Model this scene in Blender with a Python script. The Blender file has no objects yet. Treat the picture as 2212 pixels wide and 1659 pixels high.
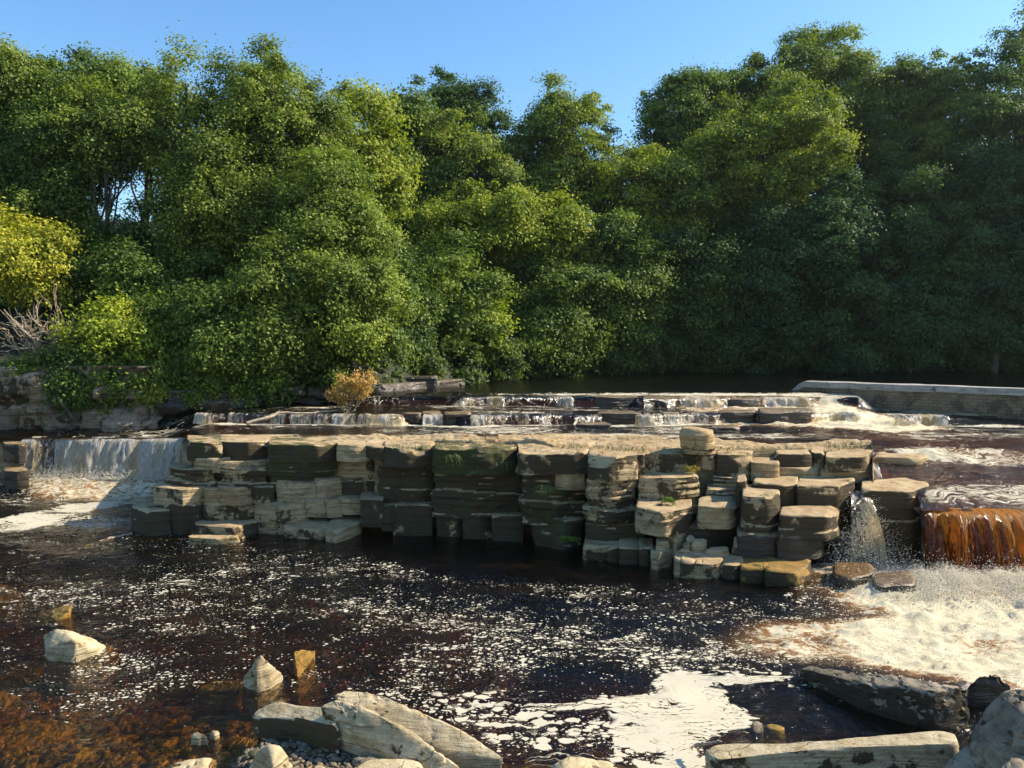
import bpy, math, random
import numpy as np
from math import radians, tan, atan, sin, cos, pi
SC = bpy.context.scene; COL = SC.collection
# ---------------------------------------------------------------- camera, sky, sun, exposure
F = 1670.0; PITCH = radians(3.07); EYE = 4.0          # reference frame 2212 x 1659
cam_d = bpy.data.cameras.new('camera'); cam = bpy.data.objects.new('camera', cam_d); COL.objects.link(cam)
cam_d.sensor_width = 36; cam_d.lens = F/2212*36; cam_d.clip_end = 2000; cam_d.clip_start = 0.1
cam.location = (0, 0, EYE); cam.rotation_euler = (pi/2-PITCH, 0, 0); SC.camera = cam
SUN_AZ = radians(80); SUN_EL = radians(36)            # azimuth clockwise from +y (view direction)
W = bpy.data.worlds.new("World"); SC.world = W; W.use_nodes = True
wn = W.node_tree; bg = wn.nodes['Background']; sky = wn.nodes.new('ShaderNodeTexSky'); sky.sky_type = 'NISHITA'
sky.sun_disc = False; sky.sun_elevation = SUN_EL; sky.sun_rotation = SUN_AZ
sky.air_density = 1.15; sky.dust_density = 0.5; sky.ozone_density = 3.0; sky.altitude = 100
hs = wn.nodes.new('ShaderNodeHueSaturation'); hs.inputs['Saturation'].default_value = 1.2; wn.links.new(sky.outputs[0], hs.inputs['Color']); wn.links.new(hs.outputs[0], bg.inputs[0]); bg.inputs[1].default_value = 0.125
sl = bpy.data.lights.new('sun', 'SUN'); so = bpy.data.objects.new('sun', sl); COL.objects.link(so)
sl.energy = 5.0; sl.angle = radians(0.5); sl.color = (1.0, 0.88, 0.70)
so.rotation_euler = (pi/2-SUN_EL, 0, pi-SUN_AZ); so.location = (30, 10, 30)
SC.view_settings.view_transform = 'Standard'; SC.view_settings.look = 'None'
SC.view_settings.exposure = 0.92; SC.view_settings.gamma = 1
SC.cycles.max_bounces = 7; SC.cycles.transparent_max_bounces = 12; SC.cycles.diffuse_bounces = 3
SC.cycles.glossy_bounces = 3; SC.cycles.transmission_bounces = 4; SC.cycles.volume_bounces = 0
SC.cycles.caustics_reflective = False; SC.cycles.caustics_refractive = False

# ---------------------------------------------------------------- geometry of the photograph
def tanb(py): return math.tan(math.atan((py-829.5)/F)+PITCH)
def ray(px, py):
    x = (px-1106)/F; y = (829.5-py)/F
    return np.array([x, cos(PITCH)+y*sin(PITCH), -sin(PITCH)+y*cos(PITCH)])
def G(px, py, z=0.0):
    r = ray(px, py); t = (z-EYE)/r[2]; return np.array([r[0]*t, r[1]*t, z])
def P(px, py, Y):
    r = ray(px, py); t = Y/r[1]; return np.array([r[0]*t, Y, EYE+r[2]*t])
def px_of(X, Y, Z):
    dz = Z-EYE; d = Y*cos(PITCH)-dz*sin(PITCH); u = Y*sin(PITCH)+dz*cos(PITCH)
    return 1106+F*X/d, 829.5-F*u/d
def interp(x, pts):
    a = np.array(pts, float); return np.interp(x, a[:, 0], a[:, 1])

# ---------------------------------------------------------------- noise
def _h(i, j, k, s):
    n = (i.astype(np.int64)*374761393+j.astype(np.int64)*668265263+k.astype(np.int64)*2147483647+s*974634777) & 0xffffffff
    n = ((n ^ (n >> 13))*1274126177) & 0xffffffff; n = n ^ (n >> 16)
    n = (n*2246822519) & 0xffffffff; n = n ^ (n >> 15)
    return (n & 0xffffff)/float(0xffffff)*2-1
def vnoise(p, s=0):
    p = np.asarray(p, float); f = np.floor(p); t = p-f; t = t*t*t*(t*(t*6-15)+10); i, j, k = f[..., 0], f[..., 1], f[..., 2]
    r = 0
    for a in (0, 1):
        for b in (0, 1):
            for c in (0, 1):
                w = (t[..., 0] if a else 1-t[..., 0])*(t[..., 1] if b else 1-t[..., 1])*(t[..., 2] if c else 1-t[..., 2])
                r = r+w*_h(i+a, j+b, k+c, s)
    return r
def fbm(p, o=4, s=0, g=0.5):
    p = np.asarray(p, float); r = 0; a = 1.0; n = 0
    for q in range(o): r = r+a*vnoise(p*(2.03**q)+q*17.3, s+q); n += a; a *= g
    return r/n
def sstep(a, b, x):
    t = np.clip((x-a)/(b-a), 0, 1); return t*t*(3-2*t)

# ---------------------------------------------------------------- object helpers
def mesh_from(name, V, Fc, mat=None, parent=None, smooth=True, attrs=None, origin=None, color=None, sharp=None):
    V = np.asarray(V, float)
    if origin is not None: V = V-np.asarray(origin)
    me = bpy.data.meshes.new(name); me.vertices.add(len(V)); me.vertices.foreach_set('co', V.ravel())
    if isinstance(Fc, np.ndarray):
        n, k = Fc.shape; me.loops.add(n*k); me.loops.foreach_set('vertex_index', Fc.ravel().astype(np.int32))
        me.polygons.add(n); me.polygons.foreach_set('loop_start', np.arange(0, n*k, k, dtype=np.int32))
        me.polygons.foreach_set('loop_total', np.full(n, k, dtype=np.int32))
    else:
        n = len(Fc); tot = np.array([len(f) for f in Fc], dtype=np.int32); flat = np.concatenate([np.asarray(f) for f in Fc]).astype(np.int32)
        me.loops.add(len(flat)); me.loops.foreach_set('vertex_index', flat); me.polygons.add(n)
        st = np.concatenate([[0], np.cumsum(tot)[:-1]]).astype(np.int32)
        me.polygons.foreach_set('loop_start', st); me.polygons.foreach_set('loop_total', tot)
    me.update(calc_edges=True)
    if smooth: me.polygons.foreach_set('use_smooth', np.ones(n, bool))
    for an, (dom, dat) in (attrs or {}).items():
        at = me.attributes.new(an, 'FLOAT', dom); at.data.foreach_set('value', np.asarray(dat, np.float32).ravel())
    me.validate()
    if sharp: me.set_sharp_from_angle(angle=radians(sharp))
    o = bpy.data.objects.new(name, me); COL.objects.link(o)
    if mat: me.materials.append(mat)
    if origin is not None: o.location = origin
    if parent is not None:
        o.parent = parent
        o.location = np.array(o.location)-np.array(parent.location)
    if color: o.color = color
    return o
def tag(o, label=None, cat=None, group=None, kind=None):
    if label: o['label'] = label
    if cat: o['category'] = cat
    if group: o['group'] = group
    if kind: o['kind'] = kind
    return o
def empty(name, loc, label, cat, group=None):
    o = bpy.data.objects.new(name, None); COL.objects.link(o); o.location = loc; return tag(o, label, cat, group)
def grid_faces(nr, nc, off=0, wrap=False):
    r = np.arange(nr-1)[:, None]; c = np.arange(nc if wrap else nc-1)[None, :]; c2 = (c+1) % nc
    a = r*nc+c; b = r*nc+c2; d = (r+1)*nc+c2; e = (r+1)*nc+c
    return (np.stack([a, b, d, e], -1).reshape(-1, 4)+off)

# ---------------------------------------------------------------- node helper
class N:
    def __init__(s, name):
        s.m = bpy.data.materials.new(name); s.m.use_nodes = True; s.t = s.m.node_tree; s.t.nodes.clear()
        s.out = s.t.nodes.new('ShaderNodeOutputMaterial')
    def set(s, sock, v):
        if hasattr(v, 'is_output'): s.t.links.new(v, sock)
        elif v is not None:
            if hasattr(sock.default_value, '__len__') and not hasattr(v, '__len__'): v = (v,)*len(sock.default_value)
            if hasattr(v, '__len__') and len(sock.default_value) == 4 and len(v) == 3: v = tuple(v)+(1,)
            sock.default_value = v
    def n(s, typ, out=0, ins=None, **pr):
        nd = s.t.nodes.new('ShaderNode'+typ)
        for k, v in pr.items(): setattr(nd, k, v)
        for k, v in (ins or {}).items(): s.set(nd.inputs[k], v)
        return nd.outputs[out]
    def math(s, op, a, b=0.0, c=None, clamp=False):
        nd = s.t.nodes.new('ShaderNodeMath'); nd.operation = op; nd.use_clamp = clamp
        s.set(nd.inputs[0], a); s.set(nd.inputs[1], b)
        if c is not None: s.set(nd.inputs[2], c)
        return nd.outputs[0]
    def mul(s, a, b): return s.math('MULTIPLY', a, b)
    def add(s, a, b): return s.math('ADD', a, b)
    def sub(s, a, b): return s.math('SUBTRACT', a, b)
    def mx(s, a, b): return s.math('MAXIMUM', a, b)
    def mr(s, v, a, b, c=0.0, d=1.0, smooth=True):
        nd = s.t.nodes.new('ShaderNodeMapRange'); nd.interpolation_type = 'SMOOTHSTEP' if smooth else 'LINEAR'
        for i, x in enumerate((v, a, b, c, d)): s.set(nd.inputs[i], x)
        return nd.outputs[0]
    def mix(s, f, a, b, mode='MIX'):
        nd = s.t.nodes.new('ShaderNodeMix'); nd.data_type = 'RGBA'; nd.blend_type = mode
        s.set(nd.inputs[0], f); s.set(nd.inputs[6], a); s.set(nd.inputs[7], b); return nd.outputs[2]
    def pos(s): return s.n('NewGeometry', 0)
    def vm(s, op, a, b=None, out=0, scale=None):
        nd = s.t.nodes.new('ShaderNodeVectorMath'); nd.operation = op; s.set(nd.inputs[0], a)
        if b is not None: s.set(nd.inputs[1], b)
        if scale is not None: s.set(nd.inputs['Scale'], scale)
        return nd.outputs[out]
    def noise(s, vec, scale=1.0, detail=4, rough=0.55, dist=0.0, out=0):
        return s.n('TexNoise', out, {'Vector': vec, 'Scale': scale, 'Detail': detail, 'Roughness': rough, 'Distortion': dist})
    def attr(s, name): return s.n('Attribute', 2, attribute_name=name)
    def bump(s, h, st=0.5, d=0.05, nrm=None):
        i = {'Height': h, 'Strength': st, 'Distance': d}
        if nrm is not None: i['Normal'] = nrm
        return s.n('Bump', 0, i)
    def shmix(s, f, a, b):
        nd = s.t.nodes.new('ShaderNodeMixShader'); s.set(nd.inputs[0], f); s.t.links.new(a, nd.inputs[1]); s.t.links.new(b, nd.inputs[2]); return nd.outputs[0]
    def done(s, sh, vol=None):
        s.t.links.new(sh, s.out.inputs[0])
        if vol is not None: s.t.links.new(vol, s.out.inputs[1])
        return s.m

# ---------------------------------------------------------------- materials
def make_rock_mat(name, A, B, C, stain_shade_c=(.046, .034, .019), coarse=1.0):
    # Object colour: R = black algae, also painted-in shade on steep faces, G = moss, B = wetness
    m = N(name); p = m.pos(); oc = m.n('ObjectInfo', 1); sep = m.n('SeparateColor', 0, {0: oc})
    sepn = sep.node; stain, moss, wet = sepn.outputs[0], sepn.outputs[1], sepn.outputs[2]
    nz = m.n('SeparateXYZ', 2, {0: m.n('NewGeometry', 1)})
    rnd = m.n('ObjectInfo', 5)
    big = m.noise(p, 0.9*coarse, 5, .6); mid = m.noise(p, 4.5*coarse, 6, .65); fine = m.noise(p, 34*coarse, 5, .7)
    st = m.noise(m.vm('MULTIPLY', m.vm('ADD', p, m.vm('SCALE', m.noise(p, .7, 3, out=1), scale=.12)), (1.1, 1.1, 17.0)), 1.0*coarse, 5, .62)
    col = m.mix(m.mr(big, .35, .65), A, B); col = m.mix(m.mr(mid, .4, .72), col, C)
    col = m.mix(m.mr(rnd, 0, 1, 0, .35, False), col, m.mix(1.0, col, (.75, .74, .78), 'MULTIPLY'))
    side = m.mr(nz, .75, .2)
    col = m.mix(m.mul(m.mr(st, .56, .44), m.mr(side, 0, 1, .15, .5)), col, m.mix(1.0, col, (.42, .40, .38), 'MULTIPLY'))
    col = m.mix(m.mr(fine, .6, .35, 0, .45), col, m.mix(1.0, col, (.5, .48, .45), 'MULTIPLY'))
    crack = m.n('TexVoronoi', 0, {'Vector': m.vm('MULTIPLY', m.vm('ADD', p, m.vm('SCALE', m.noise(p, 2.0, 4, out=1), scale=.35)), (1.3, 1.3, 2.0)), 'Scale': .9*coarse}, feature='DISTANCE_TO_EDGE')
    ck = m.mul(m.mr(crack, .014, .0), m.mr(m.noise(p, 1.9, 3), .50, .58))
    col = m.mix(m.mul(ck, .55), col, (.03, .027, .022))
    zz = m.n('SeparateXYZ', 2, {0: m.vm('ADD', p, m.vm('SCALE', m.noise(p, 1.4, 4, out=1), scale=.11))})
    bed = m.mul(m.mul(m.mr(m.math('ABSOLUTE', m.sub(m.math('FRACT', m.mul(zz, 5.3)), .5)), .045, .01), m.mr(m.noise(m.vm('MULTIPLY', p, (1.2, 1.2, 3)), 1.3, 3), .47, .55)), side)
    col = m.mix(m.mul(bed, .38), col, (.035, .028, .02)); ck = m.mx(ck, bed)
    sn = m.add(m.mul(m.noise(p, 1.5*coarse, 9, .68), .75), m.mul(mid, .25))
    sm = m.mr(m.add(sn, m.mul(m.mul(stain, side), .29)), .60, .635)
    sm2 = m.mul(m.mr(m.noise(m.vm('ADD', p, (9, 3, 1)), 7.0*coarse, 6, .7), .60, .66), m.mr(stain, 0, 1, .25, .8, False))
    smf = m.mul(m.mx(sm, sm2), m.mr(stain, 0.0, .15, 0, .95, False))
    col = m.mix(smf, col, stain_shade_c)
    mn = m.noise(m.vm('ADD', p, (3, 7, 2)), 2.6*coarse, 7, .7)
    mf = m.mr(m.add(mn, m.mul(moss, .20)), .62, .70)
    mcol = m.mix(fine, (.022, .028, .010), (.075, .085, .022))
    col = m.mix(m.mul(mf, .85), col, mcol)
    col = m.mix(wet, col, m.mix(1.0, col, (.30, .26, .22), 'MULTIPLY'))
    lich = m.mul(m.mr(m.noise(m.vm('ADD', p, (31, 7, 2)), 11*coarse, 5, .6), .64, .69), m.mr(nz, .1, .6, .2, .6))
    col = m.mix(m.mul(lich, m.sub(1.0, wet)), col, m.mix(.5, col, (.52, .50, .44)))
    h = m.add(m.add(m.mul(st, .9), m.mul(mid, .7)), m.add(m.mul(fine, .22), m.mul(ck, -.6)))
    nrm = m.bump(h, .75, .055/coarse)
    b = m.n('BsdfPrincipled', 0, {'Base Color': col, 'Roughness': m.mr(wet, 0, 1, .9, .28, False), 'Normal': nrm, 'Specular IOR Level': m.mr(wet, 0, 1, .25, .6, False)})
    return m.done(b)
M = {}
M['rock'] = make_rock_mat('sandstone', (.44, .32, .165), (.53, .41, .235), (.33, .22, .11))
M['pale'] = make_rock_mat('pale_sandstone', (.53, .43, .255), (.61, .51, .33), (.40, .30, .155), coarse=1.7)
M['grey'] = make_rock_mat('grey_boulder', (.25, .205, .14), (.36, .30, .21), (.13, .105, .07), coarse=1.5)
M['bankrock'] = make_rock_mat('bank_rock', (.27, .205, .145), (.36, .28, .20), (.17, .125, .085))
M['amber'] = make_rock_mat('algae_stained_rock', (.38, .20, .045), (.44, .27, .07), (.20, .15, .03))

def make_leaf_mat():
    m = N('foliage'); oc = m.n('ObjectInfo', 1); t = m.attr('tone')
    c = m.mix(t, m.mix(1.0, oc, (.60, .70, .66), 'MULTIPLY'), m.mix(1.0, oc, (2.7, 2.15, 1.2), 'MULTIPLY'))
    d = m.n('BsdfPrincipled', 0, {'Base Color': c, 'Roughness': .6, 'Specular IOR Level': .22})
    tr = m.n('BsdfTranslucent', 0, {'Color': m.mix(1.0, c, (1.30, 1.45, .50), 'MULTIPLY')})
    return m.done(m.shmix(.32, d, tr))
M['leaf'] = make_leaf_mat()
def simple(name, a, b, sc=6, rough=.85, stretch=(1, 1, 1), bst=.5):
    m = N(name); p = m.vm('MULTIPLY', m.n('TexCoord', 3), stretch); n = m.noise(p, sc, 7, .65)
    return m.done(m.n('BsdfPrincipled', 0, {'Base Color': m.mix(m.mr(n, .35, .65), a, b), 'Roughness': rough, 'Normal': m.bump(n, bst, .03)}))
M['bark'] = simple('bark', (.035, .028, .02), (.12, .10, .075), 5, stretch=(3, 3, .6))
M['palebark'] = simple('weathered_bark', (.22, .17, .11), (.42, .35, .25), 9, stretch=(3, 3, 1))
M['soil'] = simple('bank_soil', (.010, .013, .006), (.028, .033, .014), 1.5)
M['grass'] = simple('grass_blade', (.07, .11, .02), (.16, .20, .05), 3)

def foam_shader(m, nrm):
    c = m.mix(m.noise(m.pos(), 3.0, 4), (.68, .61, .44), (.76, .71, .56)); c = m.mix(m.mr(m.attr('churn'), .3, .8), c, m.mix(m.noise(m.pos(), 2.2, 5), (.84, .72, .44), (.92, .86, .66)))
    d = m.n('BsdfDiffuse', 0, {'Color': c, 'Normal': nrm}); t = m.n('BsdfTranslucent', 0, {'Color': c, 'Normal': nrm})
    return m.shmix(.30, d, t)
def make_water(name, absorb=True):
    # vertex attributes: speck = density of foam dots (painted sparkle on the upper river), raft = solid foam, churn = aerated white water, streak = riffle lines
    m = N(name); p = m.pos(); sp, ra, ch, sk = m.attr('speck'), m.attr('raft'), m.attr('churn'), m.attr('streak')
    w1 = m.noise(p, 1.1, 3, out=1); pw = m.vm('ADD', p, m.vm('SCALE', m.vm('SUBTRACT', w1, (.5, .5, .5)), scale=1.3))
    flat = m.vm('MULTIPLY', pw, (1, 1, 0))
    # network that gathers the dots
    net = m.noise(m.vm('MULTIPLY', flat, (.75, 1.25, 1)), 1.0, 4, .62, 1.2)
    net2 = m.noise(m.vm('MULTIPLY', flat, (2.2, 4.0, 1)), 1.0, 4, .6, .6)
    ridge = m.sub(1.0, m.mul(m.math('ABSOLUTE', m.sub(net, .5)), 9.0))
    dens = m.add(m.add(m.mul(m.mx(ridge, -1.2), .34), m.mul(m.sub(net2, .5), 1.9)), m.sub(m.mul(sp, 1.5), .80))
    base2 = m.vm('MULTIPLY', m.vm('ADD', p, m.vm('SCALE', m.noise(p, 5, 2, out=1), scale=.05)), (1, 1, 0))
    def dots(scale, sx, r0, r1, vec):
        vd = m.n('TexVoronoi', 0, {'Vector': m.vm('MULTIPLY', vec, (sx, 1.25, 1)), 'Scale': scale, 'Randomness': 1.0})
        cellr = m.n('SeparateColor', 0, {0: vd.node.outputs[1]})
        thr = m.mul(m.mr(dens, 0.0, 1.0, r0, r1, False), m.mr(cellr, 0, 1, .35, 1.25, False))
        keep = m.mr(m.add(dens, m.mul(m.sub(cellr.node.outputs[1], .5), 1.1)), .12, .2)
        return m.mul(m.mr(m.sub(thr, vd), -.03, .05), keep)
    d1 = dots(13.0, .85, .12, .60, base2); d2 = dots(27, .85, .14, .50, m.vm('ADD', base2, (3.1, 1.7, 0)))
    d3 = m.mul(dots(6.5, .8, .30, .85, m.vm('ADD', base2, (7.7, 2.2, 0))), m.mr(m.add(ra, m.mul(m.sub(net2, .5), .3)), .08, .16))
    d4 = dots(40, .9, .06, .34, m.vm('ADD', base2, (1.3, 4.4, 0)))
    speck = m.mx(m.mul(m.mx(m.mx(d1, d4), d2), m.mr(sp, .02, .12)), d3)
    # solid foam with folded swirl lines
    w2 = m.noise(flat, 1.3, 3, out=1); sw = m.vm('ADD', p, m.vm('SCALE', m.vm('SUBTRACT', w2, (.5, .5, .5)), scale=.9))
    ln = m.n('TexWave', 1, {'Vector': m.vm('MULTIPLY', sw, (.55, 1.5, 0)), 'Scale': 1.5, 'Distortion': 11.0, 'Detail': 5.0, 'Detail Scale': 1.3, 'Detail Roughness': .62}, wave_type='BANDS', bands_direction='Y')
    lines = m.mr(m.math('ABSOLUTE', m.sub(ln, .5)), .03, .20)
    rr = m.add(ra, m.mul(m.sub(ln, .5), .42))
    holes = m.mr(m.add(ra, m.mul(lines, .55)), 1.0, 1.12)
    raft = m.mul(m.mr(rr, .42, .47), m.mx(holes, m.mr(m.noise(sw, 1.7, 3), .49, .40)))
    # churned white water
    cn = m.add(m.mul(m.noise(m.vm('MULTIPLY', p, (1, 1.6, 1.5)), 4.5, 8, .74, .9), .7), m.mul(m.noise(m.vm('MULTIPLY', p, (1, 1.4, 1)), 19, 5, .75, .8), .3))
    churn = m.mr(m.add(cn, m.mul(m.sub(ch, .5), .40)), .49, .58)
    churn = m.mul(churn, m.mr(ch, .03, .2))
    # riffle streaks
    sn = m.noise(m.vm('MULTIPLY', pw, (1.0, 5.5, 0)), 2.0, 7, .72, .8)
    streak = m.mul(m.mr(m.add(sn, m.mul(sk, .34)), .68, .76), m.mr(sk, .02, .1))
    foam = m.math('MINIMUM', m.mx(m.mx(speck, raft), m.mx(churn, streak)), 1.0)
    # ripples
    r1 = m.noise(m.vm('MULTIPLY', pw, (1.0, 1.9, 1)), 3.2, 4, .6, .5); r2 = m.noise(m.vm('MULTIPLY', p, (1, 1.7, 1)), 15, 4, .62, .4)
    rip = m.add(m.add(m.mul(r1, .9), m.mul(r2, .16)), m.mul(m.mul(sk, r2), .25))
    nw = m.bump(rip, 1.0, .065)
    nf = m.bump(m.add(m.add(m.mul(foam, .12), m.mul(m.mul(ra, ln), .05)), m.mul(m.mul(ch, cn), 1.3)), .7, .08)
    fres = m.n('Fresnel', 0, {'IOR': 1.33, 'Normal': nw})
    tint = (.92, .80, .62)
    tr = m.n('BsdfTransparent', 0, {'Color': tint if absorb else m.mix(m.attr('shallow'), (.36, .17, .06), (.80, .50, .20))})
    gl = m.n('BsdfGlossy', 0, {'Color': (1, 1, 1), 'Roughness': .09, 'Normal': nw})
    tr = m.shmix(m.mr(m.mx(ch, m.mul(m.mr(net, .50, .66), .24)), 0, .8, .03, .8), tr, m.n('BsdfDiffuse', 0, {'Color': m.mix(m.mr(ch, .1, .7), (.040, .024, .009), m.mix(m.mr(ch, .55, .95), (.36, .17, .045), (.42, .31, .16)))}))
    wat = m.shmix(m.mul(fres, 1.0), tr, gl)
    sh = m.shmix(foam, wat, foam_shader(m, nf))
    vol = m.n('VolumeAbsorption', 0, {'Color': (.90, .82, .30), 'Density': 3.4}) if absorb else None
    return m.done(sh, vol)
M['water'] = make_water('river_water_surface')
M['upwater'] = make_water('upper_river_surface', False)

def make_fall(name, white, dark, amber, sx=26, cover=.5, trans=.5, fade=.0, gloss=.25):
    # uv: u metres along the lip, v metres fallen
    m = N(name); uv = m.n('UVMap', 0); s = m.n('SeparateXYZ', 0, {0: uv}); u, v = s.node.outputs[0], s.node.outputs[1]
    t = m.attr('thick')
    vec = m.n('CombineXYZ', 0, {0: m.mul(u, sx*.25), 1: m.mul(v, 1.1), 2: 0.0})
    a = m.noise(vec, 1.0, 7, .72, .35); b = m.noise(m.n('CombineXYZ', 0, {0: m.mul(u, sx*.9), 1: m.mul(v, 7.0)}), 1.0, 6, .7, .3)
    big = m.noise(m.n('CombineXYZ', 0, {0: m.mul(u, 1.6), 1: m.mul(v, .25)}), 1.0, 3)
    f = m.add(m.add(m.mul(a, .55), m.mul(b, .35)), m.mul(m.sub(big, .5), .55))
    al = m.mr(m.sub(m.add(f, m.mul(m.sub(t, .5), .9)), m.mul(v, fade)), cover, cover+.10)
    col = m.mix(m.mr(big, .42, .68), white, amber)
    col = m.mix(m.mr(b, .35, .65), m.mix(1.0, col, (.62, .60, .58), 'MULTIPLY'), col)
    nrm = m.bump(m.add(a, m.mul(b, .6)), .9, .08)
    d = m.n('BsdfPrincipled', 0, {'Base Color': col, 'Roughness': .6, 'Specular IOR Level': .25, 'Normal': nrm}); tr = m.n('BsdfTranslucent', 0, {'Color': col, 'Normal': nrm})
    w = m.shmix(trans, d, tr)
    gl = m.shmix(m.mul(m.n('Fresnel', 0, {'IOR': 1.33, 'Normal': nrm}), gloss), m.n('BsdfTransparent', 0, {'Color': dark}), m.n('BsdfGlossy', 0, {'Roughness': .2, 'Normal': nrm}))
    return m.done(m.shmix(al, gl, w))
M['fall'] = make_fall('white_falling_water', (.72, .70, .63), (.75, .68, .55), (.62, .48, .25), 26, .50, .4)
M['amberfall'] = make_fall('peat_stained_falling_water', (.95, .42, .045), (.42, .17, .035), (.80, .24, .02), 60, .50, .60, .12, .12)
m = N('spray_water'); M['spray'] = m.done(m.shmix(.3, m.n('BsdfDiffuse', 0, {'Color': (.86, .82, .70)}), m.n('BsdfTranslucent', 0, {'Color': (.88, .80, .62)})))
def make_wall():
    m = N('coursed_stone'); o = m.n('UVMap', 0); p = m.pos()
    br = m.n('TexBrick', 0, {'Vector': m.vm('ADD', o, m.vm('SCALE', m.noise(p, 3, 4, out=1), scale=.05)), 'Scale': 1.0, 'Color1': (.26, .19, .12), 'Color2': (.18, .132, .082), 'Mortar': (.10, .078, .052), 'Mortar Size': .007, 'Brick Width': .24, 'Row Height': .095})
    n = m.noise(p, 1.3, 8, .7); n2 = m.noise(p, 9, 5, .7)
    c = m.mix(m.mul(m.mr(n, .50, .60), .6), br, (.03, .027, .021)); c = m.mix(m.mr(n2, .5, .7, 0, .5), c, (.16, .13, .095))
    return m.done(m.n('BsdfPrincipled', 0, {'Base Color': c, 'Roughness': .95, 'Specular IOR Level': .2, 'Normal': m.bump(m.add(br.node.outputs[1], m.mul(n2, -.5)), -.5, .02)}))
M['wall'] = make_wall()
M['cap'] = make_rock_mat('concrete_cap', (.50, .46, .38), (.56, .52, .44), (.40, .36, .29))
def make_bed():
    m = N('riverbed_gravel'); p = m.pos()
    def layer(sc):
        v = m.n('TexVoronoi', 0, {'Vector': p, 'Scale': sc}); return v, v.node.outputs[1]
    v1, c1 = layer(4.5); v2, c2 = layer(12)
    s1 = m.n('SeparateColor', 0, {0: c1}); s2 = m.n('SeparateColor', 0, {0: c2})
    a = m.mix(s2, (.22, .15, .06), (.50, .37, .17)); b = m.mix(s1, (.28, .19, .08), (.62, .48, .24))
    c = m.mix(m.mr(s1.node.outputs[1], .55, .6), a, b); c = m.mix(m.mr(v2, .25, .5), c, m.mix(1.0, c, (.35, .3, .25), 'MULTIPLY'))
    c = m.mix(m.mr(m.noise(p, .8, 5), .45, .6), c, m.mix(1.0, c, (.45, .42, .4), 'MULTIPLY'))
    return m.done(m.n('BsdfPrincipled', 0, {'Base Color': c, 'Roughness': .7, 'Normal': m.bump(m.add(v2, m.mul(v1, .8)), -.6, .03)}))
M['bed'] = make_bed()
# ---------------------------------------------------------------- the lie of the land
BASE = [(-400, 17.5), (150, 16.4), (282, 15.9), (450, 15.6), (600, 15.7), (777, 15.9), (930, 16.0), (1127, 15.4), (1268, 14.4), (1455, 13.3), (1560, 12.9), (1757, 12.5), (1900, 13.6), (2600, 13.6)]
def Yb(px): return interp(px, BASE)
BANK = [(-1500, 19), (-600, 21.5), (0, 22.3), (300, 22.6), (500, 23.8), (700, 24.8), (860, 26.2), (960, 28.5), (1030, 31), (1150, 36), (1400, 41), (1800, 42.5), (2212, 44), (3200, 40), (4200, 34)]
def Ybank(px): return interp(px, BANK)
S1 = [(-400, 24), (300, 22.4), (415, 21.5), (560, 21.3), (800, 21.1), (1000, 20.7), (1100, 21.0), (1290, 20.9), (1430, 21.0), (1640, 21.3), (1830, 21.4), (1950, 20.8), (2600, 20.8)]
S2 = [(-400, 27), (300, 25.2), (800, 24.2), (1000, 24.2), (1290, 23.6), (1500, 23.5), (1800, 23.8), (1900, 23.2), (2600, 23)]
def zwater(px, Y):
    s1 = interp(px, S1)+.25*vnoise(np.stack([px*.02, Y*0, Y*0], -1), 3); s2 = interp(px, S2)+.3*vnoise(np.stack([px*.013, Y*0, Y*0], -1), 5)
    z = 1.78+.26*sstep(-.03, .12, Y-s1)+.27*sstep(-.03, .15, Y-s2)+.07*sstep(24.8, 25.6, Y)
    zl = interp(Y, [(20.2, 1.38), (21.0, 1.41), (22.5, 1.55), (24, 1.72)])            # towards the left fall
    wl = sstep(470, 330, px); z = z*(1-wl)+np.minimum(z, zl)*wl
    zr = interp(Y, [(13.2, 1.07), (13.5, 1.12), (14.0, 1.27), (14.8, 1.35), (15.5, 1.42), (16.2, 1.53), (16.7, 1.66), (18.2, 1.77), (20, 1.78), (60, 3.0)])
    wr = sstep(1850, 1900, px); z = z*(1-wr)+np.minimum(z, zr)*wr
    return z
def capsule(X, Y, pts, r):
    d = np.full(X.shape, 1e9)
    for (x0, y0), (x1, y1) in zip(pts[:-1], pts[1:]):
        dx, dy = x1-x0, y1-y0; t = np.clip(((X-x0)*dx+(Y-y0)*dy)/(dx*dx+dy*dy+1e-9), 0, 1)
        d = np.minimum(d, np.hypot(X-x0-t*dx, Y-y0-t*dy))
    return sstep(r, r*.25, d)
def poly_in(X, Y, pts, soft):
    ins = np.zeros(X.shape, bool); d = np.full(X.shape, 1e9); n = len(pts)
    for i in range(n):
        x0, y0 = pts[i]; x1, y1 = pts[(i+1) % n]
        c = ((y0 > Y) != (y1 > Y)) & (X < (x1-x0)*(Y-y0)/(y1-y0+1e-12)+x0); ins ^= c
        dx, dy = x1-x0, y1-y0; t = np.clip(((X-x0)*dx+(Y-y0)*dy)/(dx*dx+dy*dy+1e-9), 0, 1)
        d = np.minimum(d, np.hypot(X-x0-t*dx, Y-y0-t*dy))
    return sstep(-soft, soft, np.where(ins, d, -d))
def gp(pts, z=0.0): return [tuple(G(a, b, z)[:2]) for a, b in pts]

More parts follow.
